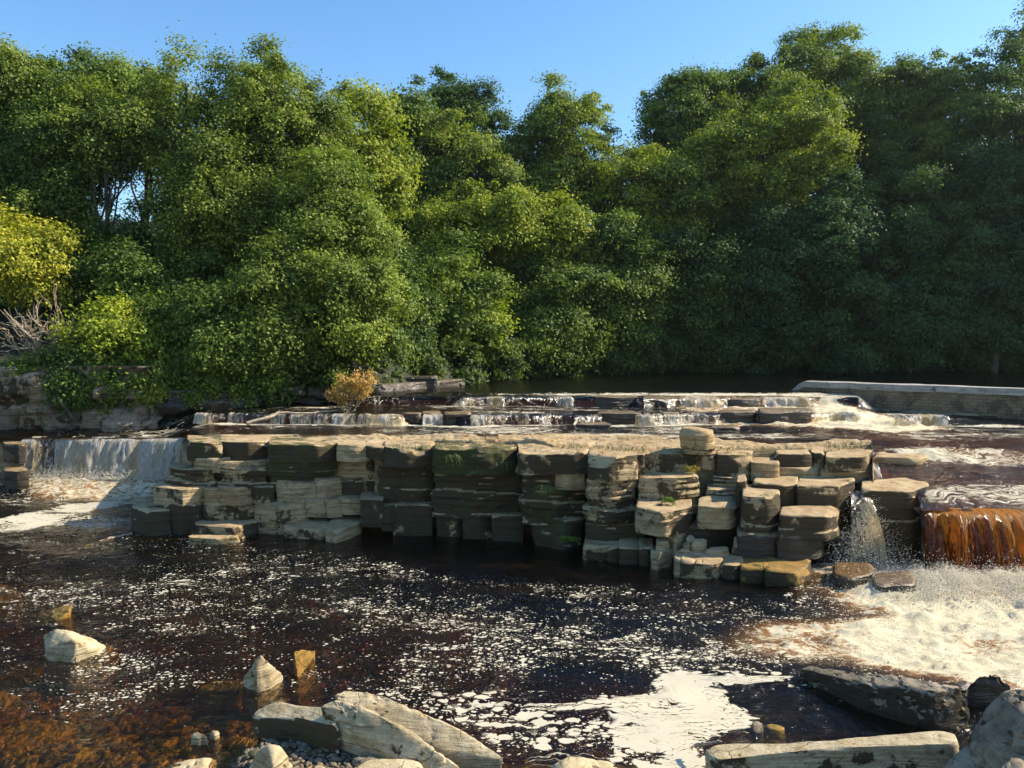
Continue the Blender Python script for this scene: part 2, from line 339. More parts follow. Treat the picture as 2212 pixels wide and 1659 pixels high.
# ---------------------------------------------------------------- lower pool
xs = np.arange(-17, 14.01, .045); ys = np.concatenate([np.arange(5.5, 17.5, .045), np.arange(17.5, 23.6, .1)])
X, Y = np.meshgrid(xs, ys); nr, nc = X.shape; PX = 1106+F*X/Y
ang = np.arctan2(EYE, Y)-PITCH; PY = 829.5+F*np.tan(ang)
Z = .36*sstep(19.5, 20.6, Y)*sstep(560, 380, PX)
q = np.stack([X, Y*1.7, 0*X], -1)
churn = poly_in(X, Y, gp([(1770, 1215), (1900, 1215), (2300, 1190), (2900, 1200), (3000, 1500), (2212, 1530), (2000, 1480), (1800, 1452), (1600, 1420), (1560, 1385), (1640, 1350), (1800, 1330), (1740, 1290), (1745, 1262)]), .75)
core = poly_in(X, Y, gp([(1880, 1225), (2200, 1200), (2900, 1210), (2950, 1470), (2150, 1480), (1960, 1420), (1900, 1350), (1850, 1300)]), .8)
lfo = poly_in(X, Y, [G(40, 1030, .36)[:2], G(395, 1026, .36)[:2], G(345, 1068, .2)[:2], G(230, 1075, .15)[:2], G(60, 1052, .3)[:2]], .45)
cm = fbm(np.stack([X*.8, Y*1.6, 0*X], -1), 4, 97); churn = np.clip((.62*churn+.40*core)*(.92+.75*cm), 0, 1); churn = np.maximum(churn, .62*lfo)
churn = np.maximum(churn, .62*capsule(X, Y, gp([(1760, 1230), (1820, 1222), (1990, 1215)]), .55))
Xw = X+.28*fbm(np.stack([X*1.1, Y*1.6, 0*X], -1), 5, 90); Yw_ = Y+.20*fbm(np.stack([X*1.1, Y*1.6, 0*X+5], -1), 5, 91)
raft = poly_in(Xw, Yw_, gp([(1330, 1500), (1420, 1488), (1436, 1452), (1530, 1455), (1600, 1462), (1712, 1468), (1690, 1482), (1560, 1490), (1640, 1540), (1655, 1570), (1560, 1592), (1500, 1625), (1510, 1670), (1370, 1670), (1420, 1620), (1310, 1580), (1350, 1545)]), .24)
raft2 = np.maximum(capsule(Xw, Yw_, gp([(1140, 1530), (1220, 1532), (1330, 1520)]), .20)*.62, capsule(Xw, Yw_, gp([(980, 1528), (1080, 1524)]), .18)*.5)
raft2 = np.maximum(raft2, .24*poly_in(Xw, Yw_, gp([(930, 1505), (1300, 1480), (1400, 1560), (1450, 1680), (1150, 1680), (1050, 1590)]), .2))
raft3 = np.maximum(.9*poly_in(Xw, Yw_, gp([(-40, 1150), (-20, 1128), (90, 1104), (150, 1088), (312, 1082), (290, 1092), (200, 1098), (140, 1120), (30, 1148)]), .10), capsule(X, Y, gp([(180, 1075), (320, 1066), (420, 1062)]), .12)*.5)
rn = fbm(np.stack([X*1.6, Y*2.4, 0*X], -1), 4, 95); raft = np.clip(np.maximum(np.maximum(raft*(.84+.45*rn), raft2), raft3*(.72+.4*rn)), 0, 1)
# density of foam dots: broad bands that drift across the pool, left out where the cliff shades the pool, painting that strip dark
cliff_shade = poly_in(PX, PY, [(560, 1172), (700, 1186), (870, 1215), (1010, 1246), (1200, 1250), (1380, 1256), (1480, 1262), (1640, 1290), (1700, 1290), (1700, 1200), (1400, 1100), (560, 1100)], 14)
speck = .45+.14*fbm(np.stack([X*.25, Y*.35, 0*X], -1), 3, 8)
for pts, r, a in (([(900, 1215), (1100, 1235), (1350, 1300), (1600, 1330), (1800, 1300)], 1.0, .20), ([(850, 1330), (1050, 1330), (950, 1420)], 1.0, .30), ([(1100, 1420), (1250, 1380), (1450, 1420), (1700, 1400)], .9, .36), ([(0, 1300), (300, 1280), (600, 1230), (900, 1215)], 1.2, .22), ([(200, 1420), (350, 1480), (150, 1540)], .7, .22), ([(900, 1500), (1080, 1560), (1300, 1600), (1450, 1640)], .6, .34), ([(1640, 1240), (1750, 1290)], .6, .3), ([(60, 1120), (250, 1130)], .8, .5), ([(350, 1330), (600, 1320), (800, 1300)], 1.0, .18)):
    speck = np.maximum(speck, speck*(1-capsule(X, Y, gp(pts), r))+capsule(X, Y, gp(pts), r)*(.42+a))
speck *= (1-cliff_shade)
speck *= 1-.72*poly_in(X, Y, gp([(-300, 1480), (150, 1560), (420, 1500), (640, 1500), (640, 1700), (-300, 1700)]), .5)
speck *= 1-.75*poly_in(X, Y, gp([(1560, 1500), (1760, 1500), (2100, 1600), (1600, 1600)]), .2)
speck *= 1-.5*capsule(X, Y, gp([(300, 1200), (120, 1220)]), .8)
amp = .014+.030*sstep(.1, .6, churn)
Z = Z+amp*fbm(q*1.5, 4, 11)*1.3+.020*fbm(q*.5, 3, 12)+.018*np.sin(q[..., 0]*1.1+q[..., 1]*1.9+3*fbm(q*.3, 2, 4))*(1-cliff_shade*.6)
lump = np.maximum(0, fbm(np.stack([X*3.2, Y*4.4, 0*X], -1), 5, 31, .6)+.15)
Z = Z+churn*(lump*.15+.022*fbm(np.stack([X*6, Y*8, 0*X], -1), 3, 32))+.16*core*np.exp(-((X-8.4)/1.6)**2-((Y-12.7)/.55)**2)
strk = .42*sstep(17.6, 19.2, Y)*sstep(460, 360, PX)
V = np.stack([X, Y, Z], -1).reshape(-1, 3); Fc = grid_faces(nr, nc); nv = len(V)
b = np.concatenate([np.arange(nc), nc-1+nc*np.arange(1, nr), (nr-1)*nc+np.arange(nc-2, -1, -1), nc*np.arange(nr-2, 0, -1)])
Vb = V[b].copy(); Vb[:, 2] = -3.2; m_ = len(b); i = np.arange(m_); j = (i+1) % m_
sk = np.stack([b[i], nv+i, nv+j, b[j]], -1)
cent = nv+m_; Vc = np.array([[0, 14, -3.2]])
quadcap = [tuple(x) for x in sk]
allF = np.concatenate([Fc, sk]); V2 = np.concatenate([V, Vb, Vc])
capf = [(nv+int(a), cent, nv+int(c)) for a, c in zip(i, j)]
me_faces = list(map(tuple, allF))+capf
at = lambda A: ('POINT', np.concatenate([A.reshape(-1), np.zeros(m_+1)]))
o = mesh_from('river_water', V2, me_faces, M['water'], attrs={'speck': at(speck), 'raft': at(raft), 'churn': at(churn), 'streak': at(strk)})
tag(o, kind='structure')
# bed of the lower pool: shallow gravel at the near left bank, deep channel elsewhere
xs = np.arange(-18, 16.01, .12); ys = np.arange(2.0, 24.6, .12); X, Y = np.meshgrid(xs, ys); PX = 1106+F*X/np.maximum(Y, 3)
sh = sstep(-1.6, -6.0, X+.55*(Y-8))              # towards the near left
dep = -1.6+1.25*sstep(11.8, 8.3, Y-.25*sh*0+.0*X)*sstep(1.6, -2.6, X)
dep = np.maximum(dep, -1.6+1.46*sstep(10.9, 7.4, Y)*sstep(0.2, -1.4, X))
dep = np.maximum(dep, -1.6+1.3*sstep(13.8, 9.0, Y)*sstep(-2.6, -6.5, X))
dep = np.maximum(dep, -1.6+1.2*np.exp(-((X-3.1)/1.3)**2-((Y-7.6)/.7)**2))
dep = np.maximum(dep, -1.6+1.35*sstep(8.3, 6.6, Y)*sstep(.2, .9, X)*sstep(2.2, 1.2, X))
g = G(735, 1640, 0); dep = np.maximum(dep, .10-1.1*np.maximum(0, np.hypot((X-g[0]+.25)/1.15, (Y-g[1]+.15)/.62)-.55))
dep = np.maximum(dep, -.9+1.0*sstep(6.9, 5.6, Y))
dep = np.maximum(dep, .25*sstep(3.4, 4.6, X-.15*Y)*sstep(8.4, 7.2, Y)-1.0*sstep(7.2, 9.0, Y)-.12)
dep = np.where((Y > 9.5) & (X > 0), np.minimum(dep, -1.5), dep)
dep = dep+.05*fbm(np.stack([X*1.7, Y*1.7, 0*X], -1), 4, 40)+.022*fbm(np.stack([X*7, Y*7, 0*X], -1), 2, 41)
o = mesh_from('riverbed', np.stack([X, Y, dep], -1).reshape(-1, 3), grid_faces(*X.shape), M['bed']); tag(o, kind='structure')

# ---------------------------------------------------------------- rock shelf under and beside the upper river
cols = np.arange(-300, 2700, 3.5); T = np.concatenate([[-1.2, -.02, 0, .02], np.arange(.05, 3.2, .035), np.arange(3.3, 13, .22), np.arange(13.5, 36, 1.2)])
C, R = np.meshgrid(cols, T)
FRONT = [(-700, 21.6), (385, 21.5), (400, 16.9), (800, 16.6), (930, 16.5), (1127, 16.2), (1268, 15.5), (1455, 15.1), (1620, 15.3), (1800, 15.6), (1888, 15.9), (1890, 14.7), (1990, 14.6), (2010, 13.55), (3300, 13.6)]
yf = interp(C, FRONT); YY = yf+R; XX = (C-1106)/F*YY; zw = zwater(C, YY)
WL = [(380, 17.0), (410, 17.4), (560, 17.4), (900, 17.6), (1200, 17.9), (1450, 17.6), (1560, 17.4), (1700, 16.6), (1850, 16.5), (1890, 16.3), (1900, 10)]
wl = interp(C, WL)+.35*fbm(np.stack([C*.02, YY*.9, 0*C], -1), 3, 50); land = sstep(.35, -.25, YY-wl)*sstep(388, 402, C)*sstep(1900, 1885, C)
rough = .035*fbm(np.stack([XX*1.3, YY*2.6, 0*XX], -1), 5, 51)
tn = 3.4*fbm(np.stack([XX*.55, YY*2.0, 0*XX], -1), 5, 52, .55)*2; terr = .034*(np.floor(tn)+sstep(.0, .10, tn-np.floor(tn))); jn = np.abs(fbm(np.stack([XX*.9+YY*.3, YY*1.1-XX*.35, 0*XX], -1), 4, 53)); terr = terr-.07*sstep(.018, .0, jn)
zl = zw-.16-.12*sstep(0, 3, YY-wl)+rough
amber = sstep(1880, 1900, C)*sstep(2030, 1990, C)*sstep(16.0, 15.0, YY); zl = np.where(amber > 0, np.maximum(zl, zw-.07), zl)
zz = zl*(1-land)+land*(1.845+rough*.9+terr)
zz = np.where(YY > 25.6, zw-1.5, zz)
zz = np.where(R < -.5, -2.0, zz); zz = np.where((R < 0) & (R > -.5), zz-.06, zz)
YYf = np.where(R < -.5, yf-.02, YY); XXf = (C-1106)/F*YYf
o = mesh_from('rock_ledge', np.stack([XXf, YYf, zz], -1).reshape(-1, 3), grid_faces(*C.shape), M['rock'], color=(.12, .10, 0, 1)); tag(o, kind='structure')

# ---------------------------------------------------------------- upper river, one sheet that steps down its shelves
def amberf(C, YY): return sstep(1880, 1900, C)*sstep(2060, 1990, C)*sstep(16.2, 15.2, YY)
def yrows(a, b, c): return np.concatenate([np.arange(13.3, 27.2, .07), np.geomspace(27.2, 75, 60)])
cols = np.concatenate([np.arange(-900, 380, 8.0), np.arange(380, 2500, 4.0), np.arange(2500, 3900, 12.0)]); rows = yrows(0, 0, 0)
C, R = np.meshgrid(cols, rows)
f0 = interp(C, [(-900, 20.95), (408, 20.95), (418, 16.95), (1880, 16.35), (1893, 14.35), (1985, 14.3), (2000, 13.3), (3900, 13.3)])
YY = np.maximum(R, f0); YY = np.where(R < f0, f0+(R-f0)*.004, YY)
XX = (C-1106)/F*YY; zw = zwater(C, YY)
s1 = interp(C, S1); s2 = interp(C, S2); on = sstep(395, 430, C)
streak = np.zeros_like(C)
nb = fbm(np.stack([XX*.5, YY*1.2, 0*XX], -1), 4, 61)
streak = np.maximum(streak, (.80+.5*nb)*np.exp(-((YY-s1+.32)/.30)**2)*on)
streak = np.maximum(streak, (.45+.6*nb)*np.exp(-((YY-s1-.25)/.25)**2)*on)
streak = np.maximum(streak, (.62+.6*nb)*np.exp(-((YY-s2+.3)/.45)**2)*sstep(700, 1000, C))
streak = np.maximum(streak, (.62+.5*nb)*np.exp(-((YY-25.0)/.35)**2)*sstep(800, 1000, C)*sstep(2000, 1800, C))
streak = np.maximum(streak, (.46+.9*nb)*sstep(21, 21.6, YY)*sstep(25.6, 25, YY)*sstep(1050, 1350, C)*sstep(2250, 2000, C)+0)
streak = np.maximum(streak, (.28+.8*nb)*sstep(25.6, 25, YY)*sstep(17.2, 18, YY))
rr = 1-poly_in(XX, YY, [(4, 12), (30, 12), (30, 30), (4, 30)], .01)
rif = poly_in(*px_of(XX, YY, zw), [(1900, 968), (2000, 962), (2240, 975), (2600, 980), (2600, 1010), (2212, 1008), (2020, 1000), (1940, 980)], 9)
streak = np.maximum(streak, (.75+.5*nb)*rif)
lipz = poly_in(*px_of(XX, YY, zw), [(1990, 1050), (2060, 1045), (2600, 1048), (2600, 1110), (2010, 1105)], 8)
streak = np.maximum(streak, (.50+.6*nb)*lipz)
white = poly_in(*px_of(XX, YY, zw), [(1760, 880), (1840, 880), (1980, 912), (2060, 925), (1950, 935), (1760, 925), (1500, 915), (1500, 905), (1760, 905)], 9)
streak = np.maximum(streak, (.8+.5*nb)*white)
churn = np.clip(white*.75+rif*.45+.55*poly_in(*px_of(XX, YY, zw), [(1500, 855), (1780, 858), (1850, 880), (1840, 905), (1740, 890), (1500, 893), (1440, 880)], 7), 0, 1)
churn = np.maximum(churn, .6*np.exp(-((YY-s1+.12)/.14)**2)*on*sstep(.0, .3, nb+.2))
speck = np.clip((.36+.3*nb), 0, 1)*sstep(26, 24, YY)*sstep(360, 480, C)  # dots here stand in for glints of sun on the water
rip = .006+.012*sstep(26, 24, YY)+.05*np.maximum(rif, white)
dz = rip*fbm(np.stack([XX*1.8, YY*3, 0*XX], -1), 4, 62)*1.6+np.maximum(churn, .6*rif)*.10*np.maximum(0, fbm(np.stack([XX*4, YY*5, 0*XX], -1), 4, 63)+.1)
dz = np.where(R < f0-.07, 0, dz)
wlw = interp(C, WL); shal = np.maximum(sstep(1.3, .0, YY-wlw)*on, amberf(C, YY)); shal = np.maximum(shal, .55*sstep(1870, 1900, C)*sstep(20.5, 18.5, YY)+.2*nb*sstep(1870, 1900, C)); shal = np.clip(shal+.5*sstep(26, 20, YY)*(nb+.3), 0, 1)
Vw = np.stack([XX, YY, zw+dz], -1).reshape(-1, 3)
o = mesh_from('upper_river_water', Vw, grid_faces(*C.shape), M['upwater'],
              attrs={k: ('POINT', v) for k, v in (('speck', speck), ('raft', 0*C), ('shallow', shal), ('churn', churn), ('streak', np.clip(streak, 0, 1)))})
tag(o, kind='structure')

# ---------------------------------------------------------------- falling water
def curtain(name, label, lip, zb, out=.25, mat='fall', thick=None, seed=0, cat='waterfall', group=None, du=.04, flare=0.0, fray=.0):
    lip = np.array(lip, float); seg = np.hypot(*(lip[1:, :2]-lip[:-1, :2]).T); s = np.concatenate([[0], np.cumsum(seg)])
    nu = max(8, int(s[-1]/du)); u = np.linspace(0, s[-1], nu); L = np.stack([np.interp(u, s, lip[:, k]) for k in range(3)], 1)
    h = L[:, 2].mean()-zb; nvv = max(6, int(h/.05)+3); v = np.linspace(0, 1, nvv)
    U, Vv = np.meshgrid(u, v); n = fbm(np.stack([U*3, Vv*.6, U*0+seed], -1), 4, seed); n2 = fbm(np.stack([U*9, Vv*2, U*0+seed], -1), 3, seed+5)
    push = out*np.sqrt(Vv)*(1+.35*n)+.05*n2*sstep(0, .3, Vv)+.07*Vv*n
    ux = np.interp(U, u, L[:, 0]); uy = np.interp(U, u, L[:, 1]); uz = np.interp(U, u, L[:, 2])
    x = ux+(U/s[-1]-.5)*flare*Vv; y = uy-push+.12*(1-sstep(0, .08, Vv)); z = uz-(uz-zb)*Vv**1.15+.02*n2
    f = (U/s[-1]); e = sstep(0, min(.06, .06/s[-1]), f)*sstep(1, 1-min(.06, .06/s[-1]), f); th = (.62+.25*fbm(np.stack([U*1.2, 0*U, U*0+seed+3], -1), 3, seed+9)) if thick is None else np.interp(f, [t[0] for t in thick], [t[1] for t in thick])
    th = np.clip(th-.5*(1-e), 0, 1)
    org = np.array([x.mean(), y.mean(), zb])
    o = mesh_from(name, np.stack([x, y, z], -1).reshape(-1, 3), grid_faces(nvv, nu), M[mat], attrs={'thick': ('POINT', th)}, origin=org)
    uv = o.data.uv_layers.new(name='UVMap'); li = np.zeros(len(o.data.loops), np.int32); o.data.loops.foreach_get('vertex_index', li)
    d = np.stack([U+seed*7.3, Vv*h], -1).reshape(-1, 2)[li]; uv.data.foreach_set('uv', d.astype(np.float32).ravel())
    return tag(o, label, cat, group)
def lipz_at(px, Y, dz=.0): return np.array([(px-1106)/F*Y, Y, float(zwater(np.array([float(px)]), np.array([float(Y)]))[0])+dz])
lp = [(44, 21.0), (120, 21.1), (200, 20.95), (300, 21.0), (350, 20.9), (398, 20.8)]
curtain('waterfall', 'broad white curtain waterfall dropping into the pool at the left of the rock ledge', [((p-1106)/F*y, y, 1.42) for p, y in lp], .30, .42, 'fall', [(0, .7), (.15, .6), (.3, .78), (.5, .66), (.72, .78), (.9, .74), (1, .66)], 3)
curtain('waterfall', 'thin trickling fall over dark blocks at the far left edge', [((p-1106)/F*y, y, z) for p, y, z in ((-60, 20.3, 1.3), (-10, 20.3, 1.22), (18, 20.4, 1.05), (50, 20.7, 1.05))], .3, .2, 'fall', [(0, .5), (.4, .4), (.6, .3), (1, .45)], 9)
curtain('waterfall', 'glowing amber waterfall at the right edge above the boiling white foam', [((p-1106)/F*y, y, 1.10) for p, y in ((1984, 13.5), (1998, 13.42), (2060, 13.32), (2130, 13.28), (2212, 13.22), (2400, 13.2), (2900, 13.2))], -.08, .42, 'amberfall', [(0, .6), (.04, .66), (1, .66)], 5, du=.035)
c0 = (1836-1106)/F*14.6; c1 = (1880-1106)/F*14.6
curtain('cascade', 'narrow chute of white water falling between two dark square blocks', [((1838-1106)/F*14.0, 14.0, 1.27), ((1876-1106)/F*14.0, 13.95, 1.27)], -.05, .50, 'fall', [(0, .62), (.5, .48), (1, .60)], 12, flare=.42, du=.02)
curtain('cascade', 'small sparkling spout spilling over the notch at the top of the chute', [((1858-1106)/F*15.3, 15.3, 1.62), ((1893-1106)/F*15.3, 15.25, 1.62)], 1.33, .4, 'fall', [(0, .6), (1, .7)], 15, du=.02)
casc = [(418, 470, 'amber tinted cascade at the left end of the long low step'), (490, 620, 'thin cascade trickling behind the fallen branch'), (625, 712, 'cascade just left of the brown leaved bush'), (712, 802, 'white cascade in front of the brown leaved bush'),
        (806, 868, 'cascade ending against the first dark block of the step'), (912, 958, 'narrow cascade between two dark blocks on the low step'), (1015, 1062, 'cascade right of the squarest dark block'), (1045, 1148, 'wide thread-like cascade at the middle of the low step'),
        (1150, 1235, 'bright cream cascade at the bend of the low step'), (1240, 1300, 'low cascade left of the flat dark slabs'), (1370, 1432, 'thin veil cascade right of the jagged dark slab'), (1432, 1500, 'curved cream cascade beside the small dark block'),
        (1500, 1556, 'white cascade left of the two wide dark blocks'), (1634, 1645, 'brown trickle in the gap between two wide dark blocks'), (1755, 1850, 'frothy golden cascade at the right end of the low step'), (1930, 2050, 'pale cascade at the foot of the long wall')]
for k, (a, b_, lab) in enumerate(casc):
    pts = []
    for p in np.linspace(a, b_, 5):
        y = float(interp(p, S1))+.25*float(vnoise(np.array([p*.02, 0, 0]), 3))-.12; pts.append(((p-1106)/F*y, y, 2.05))
    curtain('cascade', lab, pts, 1.77, .16, 'fall', None, 20+k, 'cascade', 'cascades along the low rock step', du=.03)
casc2 = [(1000, 1090, 'faint cascade on the far step near the low wall'), (1100, 1240, 'far cascade left of the flat dark island slab'), (1390, 1500, 'thread-like far cascade over a long dark shelf'), (1500, 1570, 'far cascade between two dark shelves'), (1650, 1760, 'golden far cascade close to the wall end')]
for k, (a, b_, lab) in enumerate(casc2):
    pts = []
    for p in np.linspace(a, b_, 5):
        y = float(interp(p, S2))+.3*float(vnoise(np.array([p*.013, 0, 0]), 5))-.12; pts.append(((p-1106)/F*y, y, 2.32))
    curtain('cascade', lab, pts, 2.05, .16, 'fall', None, 60+k, 'cascade', 'cascades along the far rock step', du=.04)

# spray: thousands of drops thrown up at the foot of the amber fall
rng = np.random.default_rng(4); oc = np.array([[1, 0, 0], [-1, 0, 0], [0, 1, 0], [0, -1, 0], [0, 0, 1], [0, 0, -1]], float)
of = np.array([[0, 2, 4], [2, 1, 4], [1, 3, 4], [3, 0, 4], [2, 0, 5], [1, 2, 5], [3, 1, 5], [0, 3, 5]])
def drops(name, pts, r, label, cat):
    n = len(pts); V = (oc[None]*r[:, None, None]*rng.uniform(.7, 1.3, (n, 1, 3))+pts[:, None]).reshape(-1, 3)
    Fc = (of[None]+6*np.arange(n)[:, None, None]).reshape(-1, 3)
    o = mesh_from(name, V, Fc, M['spray'], smooth=True); o['kind'] = 'stuff'; o['label'] = label; o['category'] = cat; return o
PT = []; RR = []
for cx, cy, w, h, n in ((6.3, 12.75, .7, .10, 5000), (7.2, 12.5, .75, .24, 24000), (8.2, 12.4, .7, .22, 24000), (9.0, 12.2, .6, .22, 18000), (6.9, 12.0, .9, .16, 9000), (8.6, 11.8, 1.0, .16, 9000), (10.2, 12.3, .9, .24, 9000)):
    a = rng.normal(0, 1, (n, 2)); lob = .55+.45*np.abs(np.sin(a[:, 0]*3.1+cx*5))
    hh = h*rng.beta(1.1, 2.6, n)*lob*np.exp(-.25*a[:, 0]**2)*1.6
    PT.append(np.stack([cx+a[:, 0]*w*.6, cy+a[:, 1]*.28-.25*hh, .05+hh], 1)); RR.append(np.where(rng.random(n) < .82, rng.uniform(.0025, .0055, n), rng.uniform(.006, .013, n)))
n = 2600; a = rng.random((n, 2)); PT.append(np.stack([5.2+a[:, 0]*5, 12.3+rng.normal(0, .4, n), .1+a[:, 1]**2*.5], 1)); RR.append(rng.uniform(.003, .008, n))
n = 1500; a = rng.random((n, 2)); PT.append(np.stack([5.9+rng.normal(0, .28, n)+.1, 13.7+rng.normal(0, .2, n), .05+a[:, 1]**1.6*.6], 1)); RR.append(rng.uniform(.003, .009, n))
n = 4500; v = rng.random(n)**.6; u = rng.normal(0, .30, n); PT.append(np.stack([(1857-1106)/F*14.0+u*(.35+.75*v)+.06*np.sin(v*9+3*u), 13.95-.62*np.sqrt(v)+rng.normal(0, .05, n), 1.25-1.28*v**1.2+.03*rng.normal(size=n)], 1)); RR.append(rng.uniform(.003, .008, n)*(.7+.6*v))
drops('water_spray', np.concatenate(PT), np.concatenate(RR), 'cream spray leaping from the foot of the amber waterfall', 'spray')
n = 3500; px = rng.uniform(60, 400, n); PTl = np.stack([(px-1106)/F*20.5+rng.normal(0, .1, n), 20.45+rng.normal(0, .12, n), .36+rng.beta(1, 4, n)*.5], 1)
drops('water_spray', PTl, rng.uniform(.004, .012, n), 'fine mist of drops at the foot of the broad white waterfall', 'spray')
# bubbles and lumps of froth that stand on the churned pool
n = 2600; X0 = rng.uniform(3.6, 10.5, n); Y0 = rng.uniform(8.6, 12.6, n)
cc = poly_in(X0, Y0, gp([(1740, 1270), (2212, 1230), (2700, 1230), (2700, 1500), (2212, 1520), (1990, 1470), (1800, 1440), (1620, 1400), (1800, 1340)]), .4); k = rng.random(n) < cc
PTf = np.stack([X0[k], Y0[k], rng.uniform(.0, .10, k.sum())], 1)
drops('froth', PTf, rng.uniform(.004, .012, k.sum()), 'specks of froth tossed above the churned pool', 'froth')
# ---------------------------------------------------------------- rock builder
def rock_mesh(top, zt, zb, seed, r=.05, disp=.040, strata=.024, taper=.0, res=.07, chips=4, under=0.0, chipd=.12, ztilt=None):
    top = np.array(top, float)
    ar = .5*np.sum(top[:, 0]*np.roll(top[:, 1], -1)-np.roll(top[:, 0], -1)*top[:, 1]); zc = np.full(len(top), float(zt)) if np.isscalar(zt) else np.array(zt, float)
    if ar < 0: top = top[::-1]; zc = zc[::-1]
    c = top.mean(0)
    if len(top) >= 3: A = np.c_[top-c, np.ones(len(top))]; pl = np.linalg.lstsq(A, zc, rcond=None)[0]
    sz = np.sqrt(abs(ar)); q = top.copy()
    for _ in range(2):                                       # soften corners in plan
        nx = np.roll(q, -1, 0); d = nx-q; L = np.linalg.norm(d, axis=1)[:, None]; k = np.minimum(.22, (r*1.3)/np.maximum(L, 1e-6))
        q = np.stack([q+d*k, nx-d*k], 1).reshape(-1, 2)
    seg = np.linalg.norm(np.roll(q, -1, 0)-q, axis=1); s = np.concatenate([[0], np.cumsum(seg)]); Mn = int(np.clip(s[-1]/res, 26, 130))
    u = np.linspace(0, s[-1], Mn, endpoint=False); qq = np.vstack([q, q[:1]]); O = np.stack([np.interp(u, s, qq[:, i]) for i in (0, 1)], 1)
    h = float(zc.mean()-zb); K = int(np.clip(h/min(res, .03), 6, 60)); r = min(r, h*.4, sz*.3)
    rings = []
    for t in np.linspace(0, 1, K+1): rings.append((t*(h-r)/h, 0.0))
    for a in (25, 50, 72): rings.append(((h-r+r*sin(radians(a)))/h, r*(1-cos(radians(a)))))
    nin = max(3, int(sz*.5/res)); md = np.linalg.norm(O-c, axis=1)
    for t in np.linspace(0, 1, nin+1)[:-1]: rings.append((1.0, r+t*(md.min()*.0)+t))
    V = []; kind = []
    for i, (t, ins) in enumerate(rings):
        if i >= K+4: f = (1-(ins-r))*np.maximum(.05, 1-r/md); P2 = c+(O-c)*f[:, None]
        else:
            f = 1-ins/md; P2 = c+(O-c)*f[:, None]
        sc = 1+taper*(1-t)-under*(1-t)**1.5*.5
        P2 = c+(P2-c)*sc
        zz = zb+(zt_at(P2, c, pl)-zb)*t; V.append(np.c_[P2, zz])
    V = np.array(V); nrn, Mn_ = V.shape[:2]; V = V.reshape(-1, 3); V = np.vstack([V, [[c[0], c[1], zt_at(c[None], c, pl)[0]]]])
    rg = np.random.default_rng(seed)
    ctr = V.mean(0)
    for _ in range(chips):
        a = rg.uniform(0, 2*pi); e = rg.uniform(.15, 1.1); d = np.array([cos(a)*cos(e), sin(a)*cos(e), sin(e)])
        pr = V@d; off = pr.max()-rg.uniform(.25, 1)*chipd*min(sz, 1.3)*(.7); over = np.maximum(0, pr-off)
        V = V-d*over[:, None]*.93
    # displacement
    nr_ = nrn; side = np.ones(len(V)); idx = np.arange(len(V)-1)//Mn_; side[:-1] = np.where(idx <= K, 1, np.clip(1-(idx-K)/4, 0, 1)); side[-1] = 0
    dirh = V[:, :2]-c; dirh /= np.maximum(np.linalg.norm(dirh, axis=1), 1e-4)[:, None]
    n1 = fbm(V*1.7+seed*3.1, 4, 7); n2 = fbm(V*6+seed, 3, 9)
    zz = V[:, 2]*6.5+.8*fbm(V*.9, 2, 15)+.15*V[:, 0]; ly = vnoise(np.stack([np.floor(zz), 0*zz, 0*zz], -1), 21)+.6*fbm(np.stack([V[:, 0]*1.5, V[:, 1]*1.5, V[:, 2]*26], -1), 3, 22)
    amt = disp*(1.5*n1+.5*n2)+strata*1.5*ly
    V[:, :2] += dirh*(amt*side)[:, None]; V[:, 2] += (1-side)*disp*(1.1*n1+.45*n2)*.9
    Fc = grid_faces(nrn, Mn_, wrap=True); Fl = [tuple(f) for f in Fc]; last = (nrn-1)*Mn_; cc = len(V)-1
    Fl += [(last+i, last+(i+1) % Mn_, cc) for i in range(Mn_)]
    return V, Fl
def zt_at(P2, c, pl): return (P2-c)@pl[:2]+pl[2]
_seed = [100]
def rock(label, top, zt, zb, color=(.3, .1, 0, 1), mat='rock', name='rock', cat='rock', group=None, **kw):
    _seed[0] += 1; top = np.array(top, float)
    V, Fl = rock_mesh(top, zt, zb, _seed[0], **kw)
    o = mesh_from(name, V, Fl, M[mat], sharp=32, origin=np.array([top[:, 0].mean(), top[:, 1].mean(), zb]), color=tuple(color) if len(color) == 4 else tuple(color)+(1,))
    return tag(o, label, cat, group)
